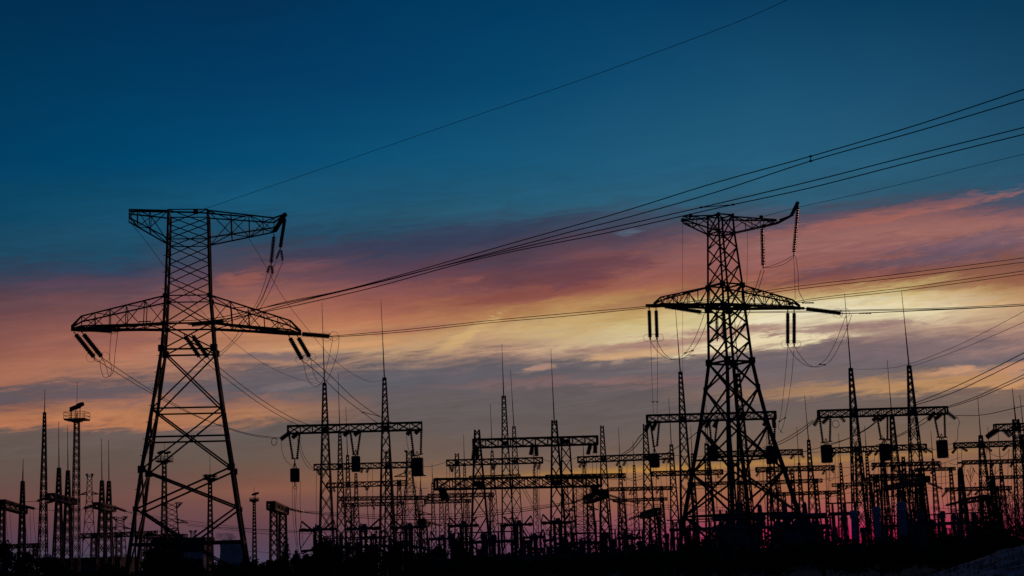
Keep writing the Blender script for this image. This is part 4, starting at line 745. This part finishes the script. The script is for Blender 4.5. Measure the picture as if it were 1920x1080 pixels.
breaker('disconnector with raised arms between the left portal masts', 681, 986, 222)
breaker('disconnector with raised arms just right of the left portal right mast', 766, 984, 224)
breaker('disconnector beneath the left end of the low heavy gantry', 869, 981, 226, 1, .85)
breaker('disconnector beneath the middle of the low heavy gantry', 971, 979, 226, -1, .85)
breaker('disconnector near the right splayed post of the low heavy gantry', 1044, 975, 222, 1, .85)
breaker('smaller disconnector lower right of the left portal', 828, 1006, 240, 1, .7)
breaker('smaller disconnector among apparatus left of second mast', 700, 1004, 245, -1, .7)
breaker('smaller disconnector left of the right pylon', 1180, 1005, 245, 1, .75)
breaker('smaller disconnector beneath the right part of low heavy gantry', 1000, 1003, 245, -1, .7)
def ct(label, x, ytop, D, wpx, m=BLUE, group='instrument transformers', body=.55):
    c = P(x, ytop, D); B = Vector((c.x, D, 0)); zt = c.z; r = mpx(wpx, D) / 2; t = thing('instrument_transformer', label, 'instrument transformer', B, group)
    zb = zt * (1 - body)
    mb = MB(); mb.box(B + Vector((0, 0, zb / 2)), (r * .62, r * .62, zb / 2)); mb.build('pedestal', CONC if m is BLUE else m, t)
    a = B + Vector((0, 0, zb)); b = B + Vector((0, 0, zb + (zt - zb) * .72)); mb = MB(); mb.lathe(a, b, ribbed(a, b, r * .95, 14), 14); mb.build('porcelain_column', m, t)
    mb = MB(); mb.lathe(b, B + Vector((0, 0, zt)), [(0, r * .9), (.08, r * 1.05), (.55, r), (.6, r * 1.12), (.7, r * 1.12), (.74, r * .95), (.93, r * .95), (1, r * .6)], 14); mb.build('head', m, t)
    return t
ct('pale blue-grey ribbed column with cap left of the right portal right mast', 1643, 950, 195, 15)
ct('tallest pale blue-grey ribbed column between the right portal masts', 1690, 941, 190, 18)
ct('blue-grey column standing at the left mast of the right portal', 1600, 957, 205, 14)
ct('dark column standing right of the end-on gantry by right portal', 1725, 962, 205, 12, GREYP)
ct('short dark pillar left of the bare branches', 1788, 962, 205, 8, GREYP)
ct('dark cone-topped column left of the bare branches', 1767, 958, 205, 10, GREYP)
ct('dark column under the low heavy gantry left post', 906, 1000, 225, 11, GREYP)
ct('dark column left of the splayed left post', 848, 1000, 225, 12, GREYP)
ct('dark column beneath the middle portal left mast', 925, 1002, 225, 12, GREYP)
ct('short dark column right of the middle portal left mast', 1004, 1002, 225, 10, GREYP)
ct('small dark column behind the concrete fence right of centre', 1089, 1011, 230, 7, GREYP)
ct('dark column right of the left portal left mast', 620, 1012, 225, 11, GREYP)
ct('dark column between two disconnectors below the left portal', 651, 1016, 225, 10, GREYP)
ct('dark column just left of the left portal right mast', 706, 1020, 225, 10, GREYP)
ct('dark column left of the small end-on gantry', 750, 1014, 225, 12, GREYP)
ct('dark column left edge of the apparatus right of centre', 1150, 1010, 235, 9, GREYP)
ct('dark column beneath the end-on gantry left of right pylon', 1250, 1000, 225, 10, GREYP)
ct('thin dark column near the tall bare branches', 1826, 962, 200, 10, GREYP)
def transformer(label, x0, x1, ytop, D, bush):
    zt = P((x0 + x1) / 2, ytop, D).z; X0 = P(x0, ytop, D).x; X1 = P(x1, ytop, D).x; c = Vector(((X0 + X1) / 2, D, 0)); w_ = (X1 - X0) / 2
    t = thing('power_transformer', label, 'transformer', c, 'power transformers'); zc = zt - .4; zl = zt - 1.6; zb = 2.3
    mb = MB(); mb.box((c.x, c.y, (zl + zb) / 2 + .1), (w_ * .62, 1.6, (zl - zb) / 2)); mb.box((c.x, c.y, zl + .16), (w_ * .66, 1.7, .06)); mb.build('tank', GREYP, t)
    for k in (-1, 1):
        for j in range(3):
            mb = MB(); xx = c.x + k * w_ * .8; yy = c.y - 1 + j
            for q in range(5): mb.box((xx + (q - 2) * .1, yy, (zl + zb) / 2), (.03, .35, (zl - zb) / 2 - .15))
            mb.bar((xx - .26, yy, zl - .25), (xx + .26, yy, zl - .25), .06); mb.bar((xx - .26, yy, zb + .25), (xx + .26, yy, zb + .25), .06); mb.build('radiator', GREYP, t)
    mb = MB(); mb.cyl((X0, c.y - 1.2, zc), (X1, c.y - 1.2, zc), .32, None, 14); mb.bar((X0 + w_ * .5, c.y - 1.2, zc), (X0 + w_ * .5, c.y - 1.2, zl), .07); mb.bar((X1 - w_ * .5, c.y - 1.2, zc), (X1 - w_ * .5, c.y - 1.2, zl), .07); mb.build('oil_conservator', GREYP, t)
    mb = MB(); mb.cyl((X0 - .4, c.y - 1.7, zl - .1), (X1 + .4, c.y - 1.7, zl - .1), .2, None, 10); mb.build('pipe', GREYP, t)
    for bx, by, r in bush:
        p = P(bx, by, D); a = Vector((p.x, c.y, zl + .1)); mb = MB(); mb.lathe(a, Vector((p.x, c.y, p.z)), [(0, r * 1.5), (.18, r * 1.5), (.24, r)] + [(.24 + .7 * i / 16, r * ((1 if i % 2 else .75) - .25 * i / 16)) for i in range(17)] + [(1, r * .3)], 12); mb.build('bushing', GREYP, t)
    for sx in (-.5, 0, .5):
        for sy in (-1, 1): mb = MB(); mb.box((c.x + sx * w_ * 1.1, c.y + sy * 1.2, zb / 2 + .05), (.12, .12, zb / 2 + .04)); mb.build('leg', STEEL, t)
    return t
transformer('wide blue-black transformer at the foot of the right pylon', 1336, 1432, 966, 214, [(1350, 955, .25), (1362, 957, .25), (1388, 940, .5), (1400, 944, .35), (1424, 946, .45)])
transformer('wide blue-black transformer right of the right pylon foot', 1440, 1546, 962, 212, [(1458, 952, .3), (1472, 946, .35), (1495, 943, .45), (1508, 941, .45), (1530, 956, .25)])
def frame(label, x0, x1, yt, D, n, group='busbar support portals'):
    z = P(x0, yt, D).z; X0 = P(x0, yt, D).x; X1 = P(x1, yt, D).x; t = thing('busbar_portal', label, 'portal', Vector(((X0 + X1) / 2, D, 0)), group)
    for i in range(n):
        x = X0 + (X1 - X0) * i / (n - 1); mb = MB(); mb.box((x, D, z / 2), (.2, .2, z / 2)); mb.build('post', CONC, t)
        mb = MB(); a = Vector((x, D, z + .1)); b = Vector((x, D, z + 1.1)); mb.lathe(a, b, ribbed(a, b, .16, 7), 8); mb.build('post_insulator', GLASS, t)
    mb = MB(); mb.box(((X0 + X1) / 2, D, z - .12), ((X1 - X0) / 2 + .5, .24, .22)); mb.build('beam', CONC, t)
    mb = MB(); mb.cyl((X0 - .8, D, z + 1.2), (X1 + .8, D, z + 1.2), .09, None, 8); mb.build('busbar', CABLE, t)
frame('busbar portal between right pylon and the right portal left mast', 1562, 1604, 962, 208, 3)
frame('low busbar portal under the third-row gantry right of the right pylon', 1475, 1552, 990, 225, 4)
frame('low busbar portal left of the right pylon foot', 1262, 1330, 992, 226, 4)
frame('low busbar portal beneath the right portal right mast', 1660, 1760, 985, 226, 5)
frame('low busbar portal right of centre behind the fence', 1050, 1130, 1018, 235, 4)
frame('low busbar portal beneath the low heavy gantry', 860, 960, 1016, 232, 5)
frame('low busbar portal under the left portal gantry', 610, 730, 1026, 234, 5)
frame('low busbar portal right of the right portal masts', 1770, 1850, 980, 226, 4)
def posti(x, yt, D):
    c = P(x, yt, D); B = Vector((c.x, D, 0)); t = thing('post_insulator_stand', 'one of the small ribbed insulator stands crowded along the yard floor', 'insulator stand', B, 'small insulator stands in the yard'); z = c.z
    mb = MB(); mb.truss(square(B, .22, .22, 0, 0), square(B, .2, .2, 0, z * .5), 3, .045, .03, 'X', True); mb.box((B.x, B.y, z * .5 + .05), (.32, .32, .05)); mb.build('support_frame', STEEL, t)
    a = B + Vector((0, 0, z * .5 + .1)); b = B + Vector((0, 0, z)); mb = MB(); mb.lathe(a, b, ribbed(a, b, .17, 9), 8); mb.build('porcelain_column', GLASS, t)
    mb = MB(); mb.bar(b + Vector((-.7, 0, .08)), b + Vector((.7, 0, .12)), .07); mb.build('contact_blade', STEEL, t)
rs = random.Random(11)
for k in range(100):
    x = 585 + 1275 * (k + rs.random()) / 100; hz = 1035 - .033 * (x - 960); D_ = rs.uniform(222, 300); yy = hz - rs.uniform(16, 62) * 230 / D_
    posti(x, yy, D_)
for k in range(26):
    x = 600 + 1240 * (k + rs.random()) / 26; hz = 1035 - .033 * (x - 960)
    ct('one of the plain dark equipment columns crowded low behind the fence line', x, hz - rs.uniform(8, 34), rs.uniform(222, 250), rs.uniform(9, 14), GREYP, 'plain dark equipment columns low in the yard')
for k, (x0, x1, yt) in enumerate(((590, 640, 1002), (860, 905, 1006), (1020, 1075, 1000), (1170, 1235, 997), (1290, 1350, 985), (1470, 1530, 978), (1700, 1750, 975))):
    D_ = 250 + 6 * k; a = P(x0, yt, D_); b = P(x1, yt - 1.5, D_); t = thing('equipment_cabinet_rack', 'open steel rack of switch gear, %s along the yard' % ('leftmost', 'second from left', 'third from left', 'fourth from left', 'fifth from left', 'sixth from left', 'rightmost')[k], 'rack', Vector(((a.x + b.x) / 2, D_, 0)), 'steel switchgear racks')
    mb = MB(); w_ = (b.x - a.x) / 2; c = Vector(((a.x + b.x) / 2, D_, 0)); mb.truss(square(c, w_, 1.2, 0, 0), square(c, w_, 1.2, 0, a.z), 3, .1, .05, 'X', True); mb.build('rack_frame', STEEL, t)
    for q in range(3): mb = MB(); mb.box((a.x + (b.x - a.x) * (q + .5) / 3, D_, a.z * .52), (w_ * .22, .6, a.z * .12)); mb.build('cabinet', GREYP, t)
# ------------------------------------------------------------------ boundary fence, buildings, cooling tower
t = thing('concrete_fence', 'long dark concrete panel fence along the foot of the substation', 'fence', Vector((0, 196, 0)))
nx = 34; XA = P(770, 1040, 198).x; XB = P(1850, 1010, 192).x
for i in range(nx + 1):
    f = i / nx; x = XA + (XB - XA) * f; y = 198 - 6 * f; mb = MB(); mb.box((x, y, 1.2), (.11, .13, 1.2)); mb.build('fence_post', CONC, t)
    if i < nx:
        x2 = XA + (XB - XA) * (i + 1) / nx; y2 = 198 - 6 * (i + 1) / nx; mb = MB(); hx = (x2 - x) / 2 - .115; ya = math.atan2(y2 - y, x2 - x); h = 1.12 + .03 * math.sin(i * 2.7)
        mb.box(((x + x2) / 2, (y + y2) / 2, h), (hx, .05, h), ya); 
        for zz in (.55, 1.1, 1.65): mb.box(((x + x2) / 2, (y + y2) / 2 - .075, zz), (hx * .9, .025, .2), ya)
        mb.build('fence_panel', CONC, t)
def house(name, label, D, x0, x1, ytop, depth, roofh, wins, wm=WALL, eave=.3):
    X0 = P(x0, ytop, D).x; X1 = P(x1, ytop, D).x; z = P(x0, ytop, D).z; c = Vector(((X0 + X1) / 2, D + depth / 2, 0)); w_ = (X1 - X0) / 2; t = thing(name, label, 'building', c)
    mb = MB(); mb.box((c.x, c.y, (z - roofh) / 2), (w_, depth / 2, (z - roofh) / 2)); mb.build('wall', wm, t)
    mb = MB(); mb.box((c.x, c.y, z - roofh / 2 + .003), (w_ + eave, depth / 2 + eave, roofh / 2)); mb.build('roof', ROOF, t)
    for fx, fz, ww, wh in wins:
        p = Vector((X0 + (X1 - X0) * fx, D - .03, (z - roofh) * fz)); mb = MB()
        for sx in (-1, 1): mb.box((p.x + sx * ww / 2, p.y, p.z), (.06, .06, wh / 2 + .06))
        for sz in (-1, 1): mb.box((p.x, p.y - .003, p.z + sz * wh / 2), (ww / 2 + .06, .06, .06))
        o = mb.build('window', ROOF, t); mb = MB(); mb.box((p.x, p.y + .02, p.z), (ww / 2 - .06, .02, wh / 2 - .06)); mb.build('pane', PANE, o)
    return t
house('brick_building', 'dark flat-roofed block behind the legs of left pylon', 400, 288, 383, 1010, 12, 1.5, [(.12, .6, 1.4, 1.5), (.3, .6, 1.4, 1.5)], ROOF)
house('pale_building', 'pale plastered wall of a small building in front of dark block', 388, 345, 381, 1031, 6, .4, [(.2, .55, 1.2, 1.6), (.75, .55, 1.2, 1.6)])
house('low_warehouse', 'long low dark warehouse beneath the slim masts at far left', 330, 86, 225, 1048, 14, .5, [(.35, .5, 1.2, .8), (.44, .5, 1.2, .8), (.62, .5, 1.2, .8)], ROOF)
D = 900; cx = P(434, 1018, D).x; ct_ = P(434, 1018, D); t = thing('cooling_tower', 'distant pale cooling tower right of left pylon base', 'cooling tower', Vector((cx, D, 0)))
mb = MB(); z = ct_.z; r = mpx(21, D); mb.lathe((cx, D, 0), (cx, D, z), [(0, r * 1.32), (.15, r * 1.2), (.35, r * 1.08), (.6, r * 1.0), (.8, r * .98), (1, r * 1.03)], 40); mb.build('shell', WALL, t, True)
mb = MB(); mb.lathe((cx, D, z), (cx, D, z + .7), [(0, r * 1.06), (1, r * 1.06)], 40); mb.build('rim', CONC, t, True)
# steam drifting left from the cooling tower
sm = bpy.data.materials.new('steam'); sm.use_nodes = True; q = sm.node_tree; q.nodes.clear(); ov = q.nodes.new('ShaderNodeOutputMaterial'); pv = q.nodes.new('ShaderNodeVolumePrincipled'); nz = q.nodes.new('ShaderNodeTexNoise'); nz.inputs['Scale'].default_value = .35; nz.inputs['Detail'].default_value = 4
mr = q.nodes.new('ShaderNodeMapRange'); mr.inputs[1].default_value = .42; mr.inputs[2].default_value = .7; mr.inputs[4].default_value = .35
tcq = q.nodes.new('ShaderNodeTexCoord'); q.links.new(tcq.outputs['Object'], nz.inputs[0]); q.links.new(nz.outputs[0], mr.inputs[0]); q.links.new(mr.outputs[0], pv.inputs['Density']); pv.inputs['Color'].default_value = (.75, .8, .9, 1); q.links.new(pv.outputs[0], ov.inputs['Volume'])
mb = MB(); a = Vector((cx + 1, D, z)); mb.lathe(a, a + Vector((-mpx(34, D), 0, mpx(17, D))), [(0, r * .85), (.3, r * .75), (.6, r * .45), (.9, r * .25), (1, .3)], 20); tag(mb.build('steam', sm), 'thin pale steam drifting left off the cooling tower', 'steam', kind='stuff')
# ------------------------------------------------------------------ plants
def crown_mesh(c, rad, n, leaf, seed, shape=1.0, lump=5):
    rr = random.Random(seed); mb = MB(); lumps = []
    for i in range(lump):
        an = rr.uniform(0, 6.28); f = rr.uniform(.1, .75); zz = rr.uniform(-.55, .8); k = (1 - max(0, zz) * .6) ** shape
        lumps.append((Vector((c.x + math.cos(an) * rad[0] * f * k, c.y + math.sin(an) * rad[1] * f * k, c.z + rad[2] * zz)), rr.uniform(.28, .55)))
    for i in range(n):
        l_, s_ = rr.choice(lumps); v = Vector((rr.gauss(0, 1), rr.gauss(0, 1), rr.gauss(0, 1))); v.normalize(); v *= rr.random() ** .4 * s_
        p = l_ + Vector((v.x * rad[0], v.y * rad[1], v.z * rad[2])); 
        if p.z < .05: p.z = abs(p.z) + .05
        u = Vector((rr.gauss(0, 1), rr.gauss(0, 1), rr.gauss(0, 1))).normalized(); w_ = u.cross(Vector((rr.gauss(0, 1), rr.gauss(0, 1), rr.gauss(0, 1)))).normalized(); s2 = leaf * rr.uniform(.5, 1.3); k = len(mb.v)
        mb.v += [p - u * s2, p + w_ * s2 * .45, p + u * s2, p - w_ * s2 * .45]; mb.f.append((k, k + 1, k + 2, k + 3))
    return mb
def bush(label, x, ytop, D, wpx, seed, name='bush', group='dark bushes in front of the yard', tall=1.0, n=900, cat='bush', leaf=.16, lump=8):
    c = P(x, ytop, D); h = c.z; w_ = mpx(wpx, D) / 2; t = thing(name, label, cat, Vector((c.x, D, 0)), group); rr = random.Random(seed)
    mb = MB(); B = Vector((c.x, D, 0)); mb.bar(B, B + Vector((0, 0, h * .75)), .12, .03)
    for i in range(9):
        an = rr.uniform(0, 6.28); z0 = h * rr.uniform(.1, .5); e = B + Vector((math.cos(an) * w_ * .7, math.sin(an) * w_ * .7, z0 + h * rr.uniform(.2, .42))); mb.bar(B + Vector((0, 0, z0)), e, .05, .015)
    mb.build('trunk', BARK, t); crown_mesh(Vector((c.x, D, h * .5)), (w_ * 1.08, w_ * .8, h * .58), int(n * 1.25), leaf * 1.1, seed, tall, lump + 2).build('crown', LEAF, t); return t
BL = [('ragged bush covering the foot of the dark flat-roofed block', 285, 1034, 170, 60), ('bushy clump between pylon feet before the pale wall', 372, 1058, 165, 36), ('tall ragged bush left of the left portal left mast', 600, 1022, 205, 34), ('ragged bush between the left portal masts', 690, 1020, 205, 44), ('ragged bush beneath the low heavy gantry left end', 825, 1030, 205, 40),('round dark bush at the lower left beneath the cropped end-on gantry', 44, 1036, 150, 90), ('low bush at the bottom left corner of the frame', 6, 1026, 152, 46),
 ('ragged bush right of the round bush at lower left', 92, 1052, 148, 90), ('low bush beneath the tallest floodlight mast', 150, 1060, 148, 110), ('low bush left of the left pylon feet', 215, 1058, 150, 90),
 ('tall ragged dark tree filling the space between left pylon feet', 312, 1012, 160, 84), ('lower bush right of the ragged tree between pylon feet', 352, 1050, 156, 70), ('low bush under the cooling tower', 415, 1062, 150, 110),
 ('low ragged bush at the right foot of left pylon', 478, 1052, 160, 80), ('low bush beneath the end-on gantry right of left pylon', 520, 1056, 160, 60), ('bush between the poplars and the left portal', 583, 1042, 165, 50),
 ('dense dark bush beneath the left portal left mast', 620, 1034, 175, 90), ('dense dark bush in the middle beneath left portal', 672, 1038, 175, 80), ('rounded tree beneath the right mast of left portal', 742, 1018, 180, 92),
 ('dark bush left of the concrete fence end', 792, 1040, 178, 80), ('bush before the fence under low heavy gantry left post', 860, 1034, 186, 70), ('small bush in front of the fence at centre', 950, 1046, 180, 120),
 ('bush in front of the fence right of centre', 1060, 1048, 175, 130), ('bush before the fence left of right pylon', 1190, 1040, 175, 130), ('dark bush at the left foot of right pylon', 1296, 1020, 178, 80),
 ('dark bush between the feet of right pylon', 1370, 1022, 170, 100), ('wide dark bush right of the right pylon', 1470, 1022, 165, 130), ('wide dark bush below the right portal left mast', 1590, 1022, 160, 140),
 ('dark bush at the foot of the tallest blue column', 1690, 1018, 150, 120), ('dark bush on the rise left of the bare branches', 1780, 1003, 120, 110), ('dark bush at the base of the bare branches', 1866, 990, 90, 120)]
for i, (lab, x, y, D_, w_) in enumerate(BL): bush(lab, x, y, D_, w_, 20 + i, n=1500, lump=9)
for i, (lab, x, y, D_, w_) in enumerate((('left one of the dark poplars right of left pylon', 535, 1018, 200, 20), ('rounded poplar right of its taller neighbour', 557, 1030, 205, 18), ('smallest poplar nearest the left portal', 574, 1044, 200, 14))):
    bush(lab, x, y, D_, w_, 60 + i, 'poplar_tree', 'poplars by the left portal', 1.6, 1500, 'tree', .12, 14)
def front(label, x, ytop, D, wpx, seed): return bush(label, x, ytop, D, wpx, seed, 'shrub', 'low shrubs along the bottom edge', 1, 1300, 'shrub', .14, 10)
for k in range(18):
    x = 30 + k * 108; hz = 1035 - .033 * (x - 960); front('%s low shrub of the black row along the bottom edge' % ('first second third fourth fifth sixth seventh eighth ninth tenth eleventh twelfth thirteenth fourteenth fifteenth sixteenth seventeenth eighteenth'.split()[k]), x, hz + 12 + 6 * math.sin(k * 2.1), 118 - 3 * (k % 4), 150, 100 + k)
# distant woods on the horizon
mb = MB(); rr = random.Random(5)
for k in range(9000):
    x = rr.uniform(-420, 420); h = 5.5 + 2.5 * math.sin(x * .05) + 1.8 * math.sin(x * .19 + 1) + 1.2 * math.sin(x * .53); p = Vector((x, 900 + rr.uniform(0, 30), rr.uniform(0, 1) ** .6 * max(h, 2))); s_ = rr.uniform(.5, 1.2); u = Vector((rr.gauss(0, 1), rr.gauss(0, .5), rr.gauss(0, 1))).normalized(); w_ = u.cross(Vector((0, 1, .2))).normalized(); n = len(mb.v)
    mb.v += [p - u * s_, p + w_ * s_ * .6, p + u * s_, p - w_ * s_ * .6]; mb.f.append((n, n + 1, n + 2, n + 3))
tag(mb.build('distant_woods', LEAF), 'far dark line of woods along the horizon', 'woods', kind='stuff')
# bare branches leaning at the right edge
for k, (lab, x, yb, yt, D_, w_, lean, n) in enumerate((('leftmost clump of bare branches on the mound at right', 1838, 1012, 905, 72, 70, -10, 26), ('tallest clump of bare leaning branches near the right edge', 1880, 1012, 880, 68, 80, 24, 40), ('rightmost bare thicket cut by the right frame edge', 1925, 1012, 895, 66, 70, 10, 34))):
    B = P(x, yb, D_); t = thing('bare_shrub', lab, 'shrub', B, 'bare shrubs on the mound'); mb = MB(); rr = random.Random(40 + k)
    for i in range(n):
        f = rr.uniform(-1, 1); tp = (x + f * w_ * .6 - lean * rr.uniform(.3, 1.3), yt + abs(f) * 45 + rr.uniform(0, 40)); b0 = (x + f * w_ * .25 + lean * .5, yb + 6); dd = D_ + rr.uniform(-1.2, 1.2); mid = ((tp[0] + b0[0]) / 2 + rr.uniform(-4, 4), (tp[1] + b0[1]) / 2)
        ps = path([b0, mid, tp], dd, dd, 4); mb.tube(ps, [mpx(1.5 - 1.1 * j / (len(ps) - 1), D_) / 2 for j in range(len(ps))], 4)
        for j in range(3):
            a = ps[rr.randrange(2, len(ps) - 1)]; sg = rr.choice((-1, 1)); e = a + Vector((sg * mpx(rr.uniform(6, 16), D_), rr.uniform(-.1, .1), mpx(rr.uniform(8, 24), D_))); mb.bar(a, e, mpx(.8, D_) / 2, mpx(.4, D_) / 2)
    mb.build('branches', STRAW, t)
B = P(1818, 1000, 74); t = thing('dry_weed', 'thin dry weed with small seed heads rising left of the bare branches', 'weed', B); mb = MB(); ps = path([(1824, 1002), (1822, 940), (1820, 905), (1819, 876)], 74, 74, 5); mb.tube(ps, mpx(1.1, 74) / 2, 4)
for a_, b_ in (((1820, 905), (1827, 884)), ((1821, 915), (1812, 893)), ((1820, 895), (1825, 880)), ((1821, 925), (1829, 908)), ((1820, 900), (1815, 884))): mb.bar(P(*a_, 74), P(*b_, 74), mpx(.8, 74) / 2); q = P(*b_, 74); mb.lathe(q, q + Vector((0, 0, mpx(3, 74))), [(0, .01), (.5, mpx(1.6, 74)), (1, .01)], 5)
mb.build('stem', STRAW, t)
# grass and litter on the mound
mb = MB(); rr = random.Random(9)
mo = bpy.data.objects['earth_mound']; mv = [mo.matrix_world @ v.co + mo.location for v in mo.data.vertices]
for k in range(5200):
    p = mv[rr.randrange(len(mv))] + Vector((rr.uniform(-.2, .2), rr.uniform(-.2, .2), 0)); h = rr.uniform(.06, .3) if rr.random() < .93 else rr.uniform(.3, .6)
    n = len(mb.v); d = Vector((rr.gauss(0, .1), rr.gauss(0, .1), 0)); q = Vector((rr.uniform(-.02, .02), rr.uniform(-.02, .02), 0)); mb.v += [p - q - Vector((.012, 0, .03)), p + Vector((.012, 0, -.03)), p + d + Vector((0, 0, h))]; mb.f.append((n, n + 1, n + 2))
tag(mb.build('dry_grass', STRAW), 'sparse dry grass over the earth mound in the lower right corner', 'grass', kind='stuff')
